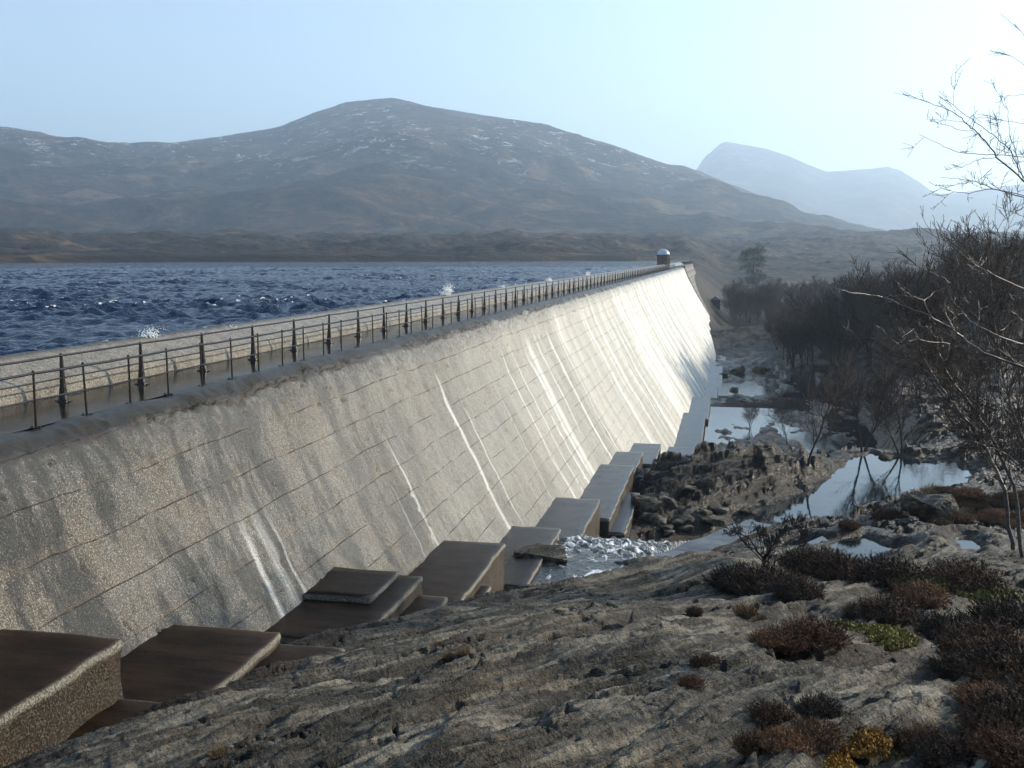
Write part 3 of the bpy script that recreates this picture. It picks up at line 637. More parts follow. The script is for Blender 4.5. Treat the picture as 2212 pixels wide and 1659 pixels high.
LP = [('heather', 2140, 1425, 150, 'very large black brown heather mound in the right hollow'), ('heather', 2200, 1475, 160, 'very large dark mound cut by the right edge, lower hollow'), ('heather', 2190, 1560, 130, 'large dark heather in the lower right corner, above the rust one'), ('russet', 2200, 1640, 130, 'large rusty heather in the bottom right corner'), ('heather', 2100, 1630, 90, 'dark heather left of the rusty corner bush'),
      ('heather', 2050, 1380, 110, 'dark heather behind the big shaded hollow at the right'), ('heather', 2180, 1360, 130, 'dark heather at the right edge above the hollow'), ('russet', 1990, 1300, 90, 'rusty heather band below the right hand slabs'), ('heather', 1770, 1540, 80, 'dark heather in the notch above the orange moss'), ('heather', 2040, 1650, 110, 'dark heather at the bottom edge right of the green moss'),
      ('heather', 1660, 1282, 130, 'dark heather clump round the foot of the small crooked tree'), ('heather', 1600, 1276, 110, 'dark heather clump just left of the small crooked tree'), ('heather', 1720, 1290, 90, 'low dark heather just right of the crooked tree foot'),
      ('heather', 1755, 1236, 110, 'brown heather clump between the crooked tree and the puddle'), ('heather', 1815, 1248, 110, 'brown heather clump on the left bank of the long puddle'), ('heather', 1920, 1262, 120, 'dark heather mound on the right bank of the long puddle'),
      ('moss', 1985, 1256, 110, 'yellow green moss cushion right of the puddle heather'), ('heather', 2080, 1275, 120, 'low brown heather beneath the right slabs'), ('moss', 2140, 1290, 140, 'yellowish moss patch at the right edge below the pale slab'),
      ('grass', 1608, 1322, 60, 'tuft of straw grass below the dark heather on the rock'), ('russet', 1690, 1392, 90, 'red brown heather in the cleft of the middle rocks'), ('russet', 1760, 1384, 110, 'larger red brown heather in the middle of the cleft'), ('russet', 1655, 1386, 60, 'small red brown heather at the left end of the cleft'),
      ('moss', 1830, 1362, 110, 'yellow green moss beside the red brown heather'), ('moss', 1905, 1382, 130, 'yellow green moss under the dark bush in the middle'), ('heather', 1920, 1335, 100, 'dark bush above the yellow green moss'), ('heather', 1860, 1330, 60, 'small dark bush above the cleft'),
      ('heather', 2120, 1432, 130, 'big black brown heather in the hollow at the right'), ('russet', 2180, 1440, 130, 'big red brown heather at the right edge of the hollow'), ('heather', 2200, 1500, 140, 'dark heather filling the lower right hollow'), ('heather', 2080, 1460, 90, 'shaded heather under the overhanging right slab'),
      ('heather', 1668, 1560, 90, 'tall twiggy heather at the front edge of the rock'), ('russet', 1700, 1610, 90, 'pale brown heather just below the tall twiggy one'), ('russet', 1640, 1620, 90, 'brown heather at the bottom edge, left of the orange moss'), ('heather', 1760, 1600, 90, 'dark heather touching the orange moss on its left'),
      ('orange', 1850, 1600, 120, 'bright orange moss at the bottom of the picture'), ('moss', 1930, 1625, 110, 'green moss directly right of the orange moss'), ('orange', 1790, 1650, 100, 'smaller orange moss below the bright patch'), ('russet', 1990, 1610, 90, 'brown grassy heather right of the green moss'),
      ('grass', 1975, 1590, 60, 'thin dry grass in front of the shaded boulder face'), ('heather', 2160, 1590, 120, 'dark heather at the lower right corner'), ('russet', 2130, 1520, 100, 'rusty heather right of the cracked boulder'),
      ('grass', 946, 1392, 26, 'small straw tuft in the long crack, upper of three'), ('grass', 1000, 1412, 34, 'straw tuft in the long crack, right of three'), ('grass', 968, 1418, 28, 'small straw tuft in the long crack, lowest of three'),
      ('heather', 1525, 1440, 60, 'dark little heather in a pocket of the middle slab'), ('russet', 1495, 1480, 50, 'rusty little heather left of the slab pocket'), ('grass', 470, 1625, 40, 'straw coloured tuft on the slab at the lower left'), ('grass', 1640, 1340, 40, 'small straw tuft right of the larger one below the heather'),
      ('russet', 1920, 1122, 60, 'rusty bush on the near pond bank'), ('russet', 1990, 1085, 60, 'rusty grass bush on the pond bank by the dark boulder'), ('heather', 1500, 1330, 30, 'tiny dark bush on the smooth slab'), ('russet', 1835, 1140, 40, 'small rusty bush at the pond edge')]
# polar sheet about the viewpoint
rr = [1.2]
while rr[-1] < 2700:
    q = rr[-1]; rr.append(q*(1+(.0030 if 6 < q < 110 else .0045 if q < 400 else .009 if q > 6 else .02)))
rr = np.array(rr); t1 = np.radians(np.arange(-62, -45, .8)); t2 = np.radians(np.arange(-45, 20, .095)); t3 = np.radians(np.arange(20, 75, .8))
TH = np.concatenate([t1, t2, t3]); TT, RR = np.meshgrid(TH, rr)
X = RR*np.sin(TT); Y = RR*np.cos(TT); Z = ground_z(X, Y)
thd = np.degrees(TT)
slope = np.hypot(*np.gradient(Z))*0
wet_shade = np.zeros_like(Z)
wet_shade = np.maximum(wet_shade, sstep(-5.2, -7.0, X+.5*fbm(X*.7, Y*.7, 3, 90)+.07*np.clip(30-Y, 0, 30))*sstep(60, 45, Y))
for nm, hw, P in WPOLY:
    x0, y0 = P.min(0)-6; x1, y1 = P.max(0)+6; sel = (X > x0) & (X < x1) & (Y > y0) & (Y < y1)
    zz = Z[sel]-(EYE-hw); wet_shade[sel] = np.maximum(wet_shade[sel], sstep(.22, .06, zz))
bedm = sstep(78, 92, Y)*sstep(270, 220, Y)*sstep(13, 9, X-.06*Y)*(X > -12); wet_shade = np.maximum(wet_shade, bedm*(.45+.55*sstep(.9, .2, Z-(EYE-bedh(Y)))))
wet_shade = np.maximum(wet_shade, 0)
wpool = wet_shade.copy(); wet_shade = np.maximum(wet_shade, .86*sstep(36, 46, Y)*sstep(250, 200, Y))  # farther rocks also darkened to paint in backlit shade, beyond real wetness
vb = fbm(X*.22, Y*.22, 4, 95)+.25*fbm(X*1.3, Y*1.3, 3, 96)
veg = sstep(.30, .55, vb+.10)*sstep(-1., 3., X+.02*Y)*.9
rb_ = sstep(14, 18, X)*sstep(30, 36, Y)*sstep(120, 100, Y); veg = np.maximum(veg, rb_*.75)
ri = sstep(30, 60, X-.1*Y); veg = np.maximum(veg, ri); veg = np.maximum(veg, sstep(225, 250, Y)*.9); veg = np.maximum(veg, 1.0*sstep(7, 14, X-.05*Y)*sstep(74, 84, Y)*(1-bedm*.3)); veg = np.maximum(veg, sstep(215, 232, Y))
for kd, px, py, wp, lb in LP:
    q = ground_hit(px, py); dd = wp*Vector(q-camo.location).length/F
    veg = np.maximum(veg, .95*np.exp(-((X-q.x)**2+(Y-q.y)**2)/(dd*.62)**2))
veg = veg*(1-.9*sstep(30, 38, Y)*sstep(80, 74, Y)*sstep(9, 6, X)); veg = veg*(1-np.clip(wpool*1.0, 0, 1)*sstep(8, 4, X-.05*Y))
moorm = sstep(310, 470, RR)
S_ = X*SN+Y*CS; T_ = X*CS-Y*SN; c1, c2 = cracks(X, Y, T_, S_, .8*fbm(X*.12, Y*.12, 3, 50)); crm = np.maximum(c1, c2)*sstep(160, 90, RR)
me = grid_mesh('ground', X, Y, Z, attrs={'wet': wet_shade, 'veg': veg, 'moor': moorm, 'crack': crm}, flip=False)  # 'wet' holds real wetness plus the painted backlit shade of the farther rocks
g = link('ground', me, MG); tag(g, kind='structure')
me = None

# far ranges
def mountain(name, th0, th1, nth, r0, rtop, r1, sky, mat, rough, seed, base=0., extra=None):
    TH = np.radians(np.linspace(th0, th1, nth)); rs = np.concatenate([np.linspace(r0, rtop, 210), np.linspace(rtop, r1, 30)[1:]])
    TT, RR = np.meshgrid(TH, rs); top = np.interp(np.degrees(TT), sky[0], sky[1])*rtop   # tangent heights -> metres above eye
    X = RR*np.sin(TT); Y = RR*np.cos(TT); f = np.clip((RR-r0)/(rtop-r0), 0, 1)
    prof = sstep(0, 1, f**.9)*.6+f*.4; back = sstep(0, 1, (RR-rtop)/(r1-rtop))
    sc = rtop*.05
    n = fbm(X/sc/3, Y/sc/3, 6, seed, .52); rd = ridged(X/sc/2.2, Y/sc/2.2, 5, seed+3)
    env = np.sin(np.pi*np.clip(f, 0, 1)**.8)
    Z = EYE+base+(top-base)*prof*(1-back)-back*200+rough*env*(n*.8+(rd-1)*.35)
    Z = Z+.02*rough*fbm(X/60, Y/60, 3, seed+9)*f
    if extra: Z = np.maximum(Z, extra(TT, RR, X, Y))
    me = grid_mesh(name, X, Y, Z, flip=False); o = link(name, me, mat); tag(o, kind='structure'); return o
def pa(px): return math.degrees(math.atan((px-1106)/F/1.0)-YAW)
def ta(px, py):
    r_ = ray(px, py); return r_[2]/math.hypot(r_[0], r_[1])
def skyl(pts): return ([pa2(p) for p, q in pts], [ta(p, q) for p, q in pts])
def pa2(px):
    r_ = ray(px, 500); return math.degrees(math.atan2(r_[0], r_[1]))
S1 = skyl([(-300,250),(-120,262),(0,280),(60,285),(120,298),(200,309),(300,321),(340,320),(420,312),(520,300),(560,291),(620,276),(680,255),(740,238),(780,231),(820,227),(850,223),(900,229),(960,237),(1030,249),(1090,260),(1140,268),(1180,278),(1230,296),(1300,318),(1370,340),(1440,362),(1480,368),(1530,383),(1600,412),(1680,440),(1760,474),(1820,494),(1850,503),(1900,512),(2000,545)])
def shoulder(TT, RR, X, Y):
    th = np.degrees(TT); S = skyl([(0,420),(300,390),(500,330),(600,296),(640,285),(700,278),(760,272),(830,272),(880,285),(960,330),(1060,400),(1200,480),(1300,520)])
    rt = 3300.; top = np.interp(th, *S)*rt; f = np.exp(-((RR-rt)/620.)**2)
    return EYE+top*f+14*fbm(X/160, Y/160, 5, 77)-(1-f)*150
mountain('mountain', -62, 13, 1100, 1250, 4300, 5600, S1, m_mountain('heather mountain', (120, 360)), 50, 101, -20, shoulder)
S2 = skyl([(1300,470),(1440,420),(1500,368),(1515,345),(1524,334),(1531,330),(1538,322),(1552,310),(1564,306),(1600,313),(1650,322),(1700,338),(1740,356),(1780,371),(1830,368),(1880,364),(1910,360),(1940,369),(1980,393),(2015,418),(2060,418),(2120,408),(2212,398),(2400,430),(2600,470)])
mountain('mountain', -3, 26, 500, 5200, 9000, 11000, S2, m_mountain('far snowy mountain', (500, 800)), 90, 131, -40)
S3 = skyl([(1500,560),(1800,520),(1900,511),(2000,509),(2100,506),(2212,499),(2400,480)])
mountain('hills', 2, 26, 300, 2300, 3400, 4200, S3, m_mountain('low hills', (9000, 9001)), 12, 151, -8)

# ------------------------------------------------------------------ water
ML = m_lake()
WL = .74
rr = [14.]
while rr[-1] < 1400: rr.append(rr[-1]*(1.0032 if rr[-1] < 220 else 1.012))
rr = np.array(rr); TH = np.concatenate([np.radians(np.arange(-75, -42, .5)), np.radians(np.arange(-42, -.9, .075))]); TT, RR = np.meshgrid(TH, rr)
X = RR*np.sin(TT); Y = RR*np.cos(TT); dz = np.zeros_like(X); dx = np.zeros_like(X); dy = np.zeros_like(X); jac = np.zeros_like(X)
wr = np.random.default_rng(11)
for i in range(54):
    lam = .55*(3.4/.55)**(wr.random()); kk = 2*math.pi/lam; ang = R(-20)+wr.normal()*.62; a = .0155*lam**.9*(.6+.8*wr.random())*.62
    ph = wr.random()*6.28; cx, cy = math.cos(ang), math.sin(ang); fade = sstep(lam*260, lam*110, RR)
    q = kk*(X*cx+Y*cy)+ph+.8*fbm(X*.03, Y*.03, 1, i); sn_, cs_ = np.sin(q), np.cos(q)
    dz += a*sn_*fade; dx += .8*a*cx*cs_*fade; dy += .8*a*cy*cs_*fade; jac += a*kk*sn_*fade
grp = .6+.8*np.clip(fbm(X*.05, Y*.05, 3, 40)+.5, 0, 1.3)
dz *= grp*1.15; dx *= grp; dy *= grp
foam = .8*sstep(.52, .95, jac*grp*.75+.45*fbm(X*1.8, Y*1.8, 4, 41))*sstep(-.1, .25, fbm(X*.10, Y*.08, 3, 42)+.05)
foam = np.maximum(foam, sstep(-18.6, -17.4, X+.5*fbm(Y*.6, X*.6, 3, 43))*sstep(.3, .75, fbm(X*1.2, Y*.5, 4, 44)+.35*sstep(20, 120, Y)))
XX = X+dx; YY = Y+dy; keep = (X < -17.05) & (RR < shore(np.degrees(TT))+40)
o = link('lake', grid_mesh('lake', np.minimum(XX, -17.0), YY, WL+dz, keep, attrs={'foam': foam}), ML); tag(o, kind='structure')
for i, (nm, hw, P) in enumerate(WPOLY):
    mat = {'pond': m_water('pond water', (.01, .015, .018), .05, 1.4), 'stream_pool': m_water('stream water', (.02, .022, .02), .7, 2.6, (1.6, .56, .66), .06)}.get(nm) or m_water(nm+' water', (.012, .015, .016), .05)
    c = P.mean(0); Q = []
    for k in range(len(P)):   # outline pushed outwards so that the shore itself cuts it
        v = P[k]-c; v = v/np.linalg.norm(v); Q.append((P[k][0]+v[0]*.9, P[k][1]+v[1]*.9))
    b = MB(); b.v = [(x, y, EYE-hw) for x, y in Q]; b.f = [tuple(range(len(Q)))]
    o = b.build(nm, mat); me = o.data
    if me.polygons[0].normal.z < 0: me.flip_normals()
    tag(o, kind='structure')
b = MB(); yy = list(range(74, 246, 4))
for y in yy: b.v += [(-3.5 if y < 95 else -1.8, y, EYE-bedh(y)), (13+.06*y, y, EYE-bedh(y))]
b.f = [(2*i, 2*i+1, 2*i+3, 2*i+2) for i in range(len(yy)-1)]
tag(b.build('stream', m_water('upper stream water', (.015, .018, .02), .12, 1.2)), kind='structure')
# cascade of white water falling from the stream pool to the pond
AA = np.array([[at_h(*a), at_h(*c)] for a, c in cz]); tt = np.linspace(0, len(cz)-1, 90); ss = np.linspace(0, 1, 40)
L0 = np.stack([np.interp(tt, range(len(cz)), AA[:, 0, k]) for k in range(3)], -1); L1 = np.stack([np.interp(tt, range(len(cz)), AA[:, 1, k]) for k in range(3)], -1)
G = L0[:, None]*(1-ss[None, :, None])+L1[:, None]*ss[None, :, None]
G[..., 2] += .14*fbm(G[..., 0]*2, G[..., 1]*2, 4, 46)+.10
o = link('cascade', grid_mesh('cascade', G[..., 0], G[..., 1], G[..., 2]), m_water('white water', (.02, .025, .025), .45, 5., (2.2, .47, .62), .3)); tag(o, kind='structure')

# splashes where waves break on the parapet
def splash(loc, w_, h_, n, label):
    b = MB(); r_ = random.Random(int(loc[1]*7))
    for i in range(int(n*2.6)):
        t = r_.random()**1.7; a = r_.gauss(0, .35); z = h_*t*(1-.25*abs(a)); p = (r_.gauss(0, .12)+.25*t, a*w_*(.35+.65*t)+r_.gauss(0, .04), z)
        s_ = (.014+.034*r_.random())*(1.15-t)*(w_**.5)
        c = len(b.v)
        for vx in ((1,0,0),(-1,0,0),(0,1,0),(0,-1,0),(0,0,1.4),(0,0,-1.2)): b.v.append(tuple(p[k]+vx[k]*s_*(.6+.8*r_.random()) for k in range(3)))
        for f in ((0,2,4),(2,1,4),(1,3,4),(3,0,4),(2,0,5),(1,2,5),(3,1,5),(0,3,5)): b.f.append(tuple(c+k for k in f))
    o = b.build('wave_splash', M_foam, None, True); o.location = loc; tag(o, label, 'splash', kind='stuff')
M_foam = m_simple('spray', (.86, .85, .82), .5, scale=9, bump=.1, c2=(.7, .74, .78))
def on_wall(px): # y on the parapet top at this photo column
    r_ = ray(px, 700); lo = -17.05/r_[0]; return r_[1]*lo
for px, w_, h_, n, lb in ((307, .8, .5, 150, 'white splash leaping over the parapet behind the nearest tapered posts'), (480, .5, .18, 50, 'low white spray on the parapet edge between two flared posts'),
                          (960, 1.8, .95, 300, 'tall white spray bursting over the parapet midway along the dam'), (1080, 1.5, .4, 60, 'smaller white spray on the parapet beyond the tall burst'),
                          (1180, 2.2, .55, 80, 'white spray on the parapet where the two railings merge'), (1265, 3., .7, 80, 'farthest white spray on the parapet short of the domed tower')):
    splash((-16.95, on_wall(px), .82), w_, h_, n, lb)

# ------------------------------------------------------------------ trees
def grow(segs, p, d, L, r_, lev, maxlev, rnd, spread=.6, up=.12, nseg=4, kids=(7, 6, 6, 4), tipr=.006, twig=None):
    pts = [p]; n = nseg if lev < 2 else 3; dd = Vector(d)
    for i in range(n):
        dd = (dd+Vector((rnd.gauss(0, .10), rnd.gauss(0, .10), rnd.gauss(0, .07)+up*(1 if lev else .3)))).normalized()
        q = pts[-1]+dd*(L/n); r0 = r_*(1-i/n)+tipr*(i/n); r1 = r_*(1-(i+1)/n)+tipr*((i+1)/n)
        segs.append((*pts[-1], *q, r0, r1, lev)); pts.append(q)
    if lev >= maxlev: return
    for k in range(kids[lev]):
        t = (.22 if lev == 0 else .15)+(.80 if lev == 0 else .85)*(k+rnd.random()*.8)/kids[lev]; t = min(t, .99); i = min(int(t*n), n-1); f = t*n-i
        b = pts[i].lerp(pts[i+1], f); ax = (pts[i+1]-pts[i]).normalized()
        o = ax.orthogonal().normalized(); o.rotate(Matrix.Rotation(k*2.4+rnd.random(), 3, ax))
        nd = (ax*math.cos(spread)+o*math.sin(spread)).normalized()
        l2 = L*(.50 if lev == 0 else .52)*(1.15-.55*t)*(.75+.5*rnd.random()); grow(segs, b, nd, l2, max(r_*(1-t*.75)*.5, tipr), lev+1, maxlev, rnd, spread*1.05, up*(.8 if lev else 1), nseg, kids, tipr)
def make_tree(name, seed, H, kids, tipr, lean=(0, 0), bark=None, twigm=None, label='', group=None, multi=1, spread=.6, maxlev=3, rad=None):
    rnd = random.Random(seed); S = []
    for m_ in range(multi):
        a = rnd.random()*6.28; d = Vector((lean[0]+(.28*math.cos(a) if multi > 1 else 0), lean[1]+(.28*math.sin(a) if multi > 1 else 0), 1)).normalized()
        grow(S, Vector((.15*math.cos(a)*(multi > 1), .15*math.sin(a)*(multi > 1), -.3)), d, H*(1-.12*m_), rad or H*.013, 0, maxlev, rnd, spread, .10, 7, kids, tipr)
    t = empty(name, (0, 0, 0))
    tr = [s_[:8] for s_ in S if s_[8] <= 1]; tw = [s_[:8] for s_ in S if s_[8] > 1]
    link('trunk', seg_mesh('trunk', tr, 6), bark or M_bark, t); link('crown', seg_mesh('crown', tw, 3), twigm or M_twig, t)
    tag(t, label, 'tree', group); return t
GW = 'bare trees of the dark wood right of the stream'
GV = 'hazy bare trees in the valley below the far end of the dam'
protos = [make_tree('bare_birch', 100+i, 11., (11, 8, 7, 4), .022, multi=(1, 2, 1, 2, 3)[i], label='bare brown birch in the dark wood right of the stream', group=GW, spread=(.55, .5, .7, .6, .5)[i], rad=.15) for i in range(5)]
used = [False]*5
def put(x, y, h_, label, group, i=None, z=None, name=None):
    i = rng.integers(0, 5) if i is None else i
    if used[i]: o = copy_tree(protos[i])
    else: o = protos[i]; used[i] = True
    zz = float(ground_z(np.array([x]), np.array([y]), False)[0]) if z is None else z
    o.location = (x, y, zz-.1); s_ = h_/11.; o.scale = (s_*rng.uniform(.85, 1.2), s_*rng.uniform(.85, 1.2), s_); o.rotation_euler = (0, 0, rng.random()*6.28)
    o['label'] = label; o['group'] = group; return o
# dark wood at the right, front rows first
cnt = 0
def wood(n, px0, px1, d0, d1, top, hmin, hmax, lab, grp_):
    global cnt
    k = 0; tries = 0
    while k < n and tries < 4000:
        tries += 1
        px = rng.uniform(px0, px1); dep = rng.uniform(d0, d1); q = at_z(px, 700, dep); x, y = q.x, q.y
        if x < (7+.02*y if y < 290 else 2): continue
        zz = float(ground_z(np.array([x]), np.array([y]), False)[0])
        ty = top(px)+rng.uniform(0, 38); zt = at_z(px, ty, dep).z; h_ = min(max(zt-zz, hmin), hmax)
        put(x, y, h_, lab, grp_, z=zz); k += 1; cnt += 1
top1 = lambda px: np.interp(px, [1780, 1830, 1900, 2000, 2080, 2150, 2212, 2400], [640, 622, 612, 590, 560, 528, 535, 540])
wood(75, 1800, 2290, 150, 240, top1, 7, 18, 'bare brown birch in the dark wood right of the stream', GW)
wood(20, 1880, 2260, 98, 140, lambda p: 715., 3., 7, 'low bare birch at the front edge of the dark wood', 'low bare trees in front of the dark wood')
top2 = lambda px: np.interp(px, [1500, 1560, 1640, 1720, 1800, 1900, 2000], [600, 612, 618, 606, 600, 600, 590])
wood(75, 1530, 2000, 250, 460, top2, 5, 13, 'hazy bare tree in the valley woodland beyond the stream', GV)
wood(50, 1560, 1850, 180, 245, lambda p: 655., 4, 9, 'hazy bare tree in the valley woodland beyond the stream', GV)
wood(50, 1520, 1830, 232, 330, lambda p: 650., 4, 10, 'hazy bare tree in the valley woodland beyond the stream', GV)
# individual trees that stand apart
def single(px, py, h_, i, label, **kw):
    q = ground_hit(px, py); o = put(q.x, q.y, h_, label, '', i, q.z); del o['group']; return o
single(1745, 1015, 5.5, 0, 'slender dark tree at the left tip of the pond shore')
single(1700, 960, 4.2, 2, 'small dark tree beside the narrow channel behind the outcrop')
single(1862, 978, 6.5, 1, 'bare tree on the far pond shore whose stems mirror in the water')
single(1945, 985, 5.5, 3, 'thin bare tree on the far pond shore right of the dark stone')
single(1800, 900, 5., 4, 'reddish bushy tree on the rocks above the channel')
single(1690, 900, 3.6, 2, 'low reddish bush tree between the channel and the stream')
single(1620, 925, 2.6, 4, 'scrubby bare bush on top of the rocky outcrop')
# pine
def pine():
    t = empty('pine_tree', (0, 0, 0)); rnd = random.Random(5); V = []; Q = []
    b = MB(); b.tube([(0, 0, -1), (.1, 0, 6), (0, .1, 13)], [.3, .22, .06], 8); b.build('trunk', M_bark, t)
    for c_ in range(46):
        zc = rnd.uniform(3, 14.5); w_ = 3.6*math.sin(math.pi*min(1, (zc-1.5)/15.5))**.6; a = rnd.random()*6.28; rr_ = w_*rnd.random()**.5; cc = Vector((rr_*math.cos(a), rr_*math.sin(a), zc)); rc = rnd.uniform(.8, 1.5)
        for j in range(190):
            d = Vector((rnd.gauss(0, 1), rnd.gauss(0, 1), rnd.gauss(0, .8))).normalized(); p = cc+d*rc*rnd.random()**.4; q = p+(d+Vector((0, 0, .4)))*rnd.uniform(.15, .4); o = d.orthogonal().normalized()*.07
            c = len(V); V += [tuple(p-o), tuple(p+o), tuple(q+o*.3), tuple(q-o*.3)]; Q.append((c, c+1, c+2, c+3))
    link('crown', np_mesh('crown', np.array(V), np.array(Q)), M_pine, t)
    x, y = at_z(1628, 560, 520)[:2]; zz = float(ground_z(np.array([x]), np.array([y]), False)[0]); t.location = (x, y, zz); top = at_z(1628, 518, 520).z; s_ = (top-zz)/15.5; print('pine', s_); t.location.z -= 3.2*s_; s_ *= 1.12; t.scale = (s_*1.1, s_*1.1, s_)
    tag(t, 'solitary dark evergreen rising above the hazy valley wood', 'tree')
pine()
# leaning birches on the right bank
def poly_branch(S, pts, r0, r1, rnd, twig_n=0, twig_len=.5, twr=.003, sub=2, up=.2, zig=.0):
    P = [Vector(p) for p in pts]; n = len(P)
    D = []
    for i in range(n-1):
        for k in range(4):
            t = k/4; D.append(P[i].lerp(P[i+1], t)+Vector((rnd.gauss(0, zig), rnd.gauss(0, zig), rnd.gauss(0, zig))))
    D.append(P[-1]); m_ = len(D)
    for i in range(m_-1):
        a = r0+(r1-r0)*(i/(m_-1)); b = r0+(r1-r0)*((i+1)/(m_-1)); S.append((*D[i], *D[i+1], a, b, 0))
    tot = m_-1
    for k in range(twig_n):
        i = min(int((.12+.88*rnd.random())*tot), tot-1); ax = (D[i+1]-D[i]).normalized(); b = D[i].lerp(D[i+1], rnd.random())
        o = ax.orthogonal().normalized(); o.rotate(Matrix.Rotation(rnd.random()*6.28, 3, ax)); d = (ax*.8+o*.65+Vector((0, 0, up))).normalized()
        L = twig_len*(.4+.9*rnd.random()); tw(S, b, d, L, max(twr, (r0+(r1-r0)*i/tot)*.4), twr, rnd, sub)
def tw(S, p, d, L, r0, r1, rnd, sub):
    q = p; n = 5; nodes = [p]
    for i in range(n):
        d = (d+Vector((rnd.gauss(0, .13), rnd.gauss(0, .13), rnd.gauss(0, .13)+.04))).normalized(); q2 = q+d*L/n
        a = r0+(r1-r0)*i/n; b = r0+(r1-r0)*(i+1)/n; S.append((*q, *q2, a, b, 1)); q = q2; nodes.append(q)
        if L > .15: S.append((*q2, *(q2+Vector((rnd.gauss(0, .008), rnd.gauss(0, .008), .012))), r1*1.7, r1*.8, 1))
    if sub > 0:
        for k in range(3):
            b = nodes[1+int(rnd.random()*4)]; o = Vector((rnd.gauss(0, 1), rnd.gauss(0, 1), rnd.gauss(.2, 1))).normalized(); tw(S, b, (d*.8+o*.6).normalized(), L*.5, r1*1.2, r1, rnd, sub-1)
def lean_birch(px, py, dep, path, r0, label, seed, n=46):
    rnd = random.Random(seed); base = at_z(px, py, dep); gz = float(ground_z(np.array([base.x]), np.array([base.y]))[0]); t = empty('leaning_birch', (base.x, base.y, gz))
    pts = [(0, 0, -.3)]+[tuple(at_z(a, b, dep+rnd.uniform(-.6, .6))-Vector((base.x, base.y, gz))) for a, b in path]
    S = []; poly_branch(S, pts, r0, .012, rnd, n, 2.4, .006, 3, .35, .02)
    link('trunk', seg_mesh('trunk', [s_[:8] for s_ in S if s_[8] == 0], 7), M_pale, t); link('crown', seg_mesh('crown', [s_[:8] for s_ in S if s_[8] == 1], 3), M_twig, t)
    tag(t, label, 'tree')
lean_birch(2192, 1130, 33, [(2170,1060),(2130,970),(2080,900),(2040,850),(2000,785),(1985,750),(1965,690)], .075, 'pale birch trunk leaning left across the dark wood, lower of the leaning pair', 3)
lean_birch(2215, 1140, 31, [(2190,1050),(2150,960),(2110,890),(2060,830),(2030,770),(2020,700)], .065, 'pale birch trunk leaning left just right of its parallel neighbour', 4)
lean_birch(2260, 1120, 28, [(2230,1000),(2190,900),(2165,800),(2150,700),(2140,600)], .06, 'upright thin birch at the right edge with many fine twigs', 5, 60)
lean_birch(2300, 1180, 30, [(2260,1080),(2225,1030),(2180,985),(2120,960),(2080,950)], .05, 'low branching birch at the right edge above the brown bank', 6, 40)
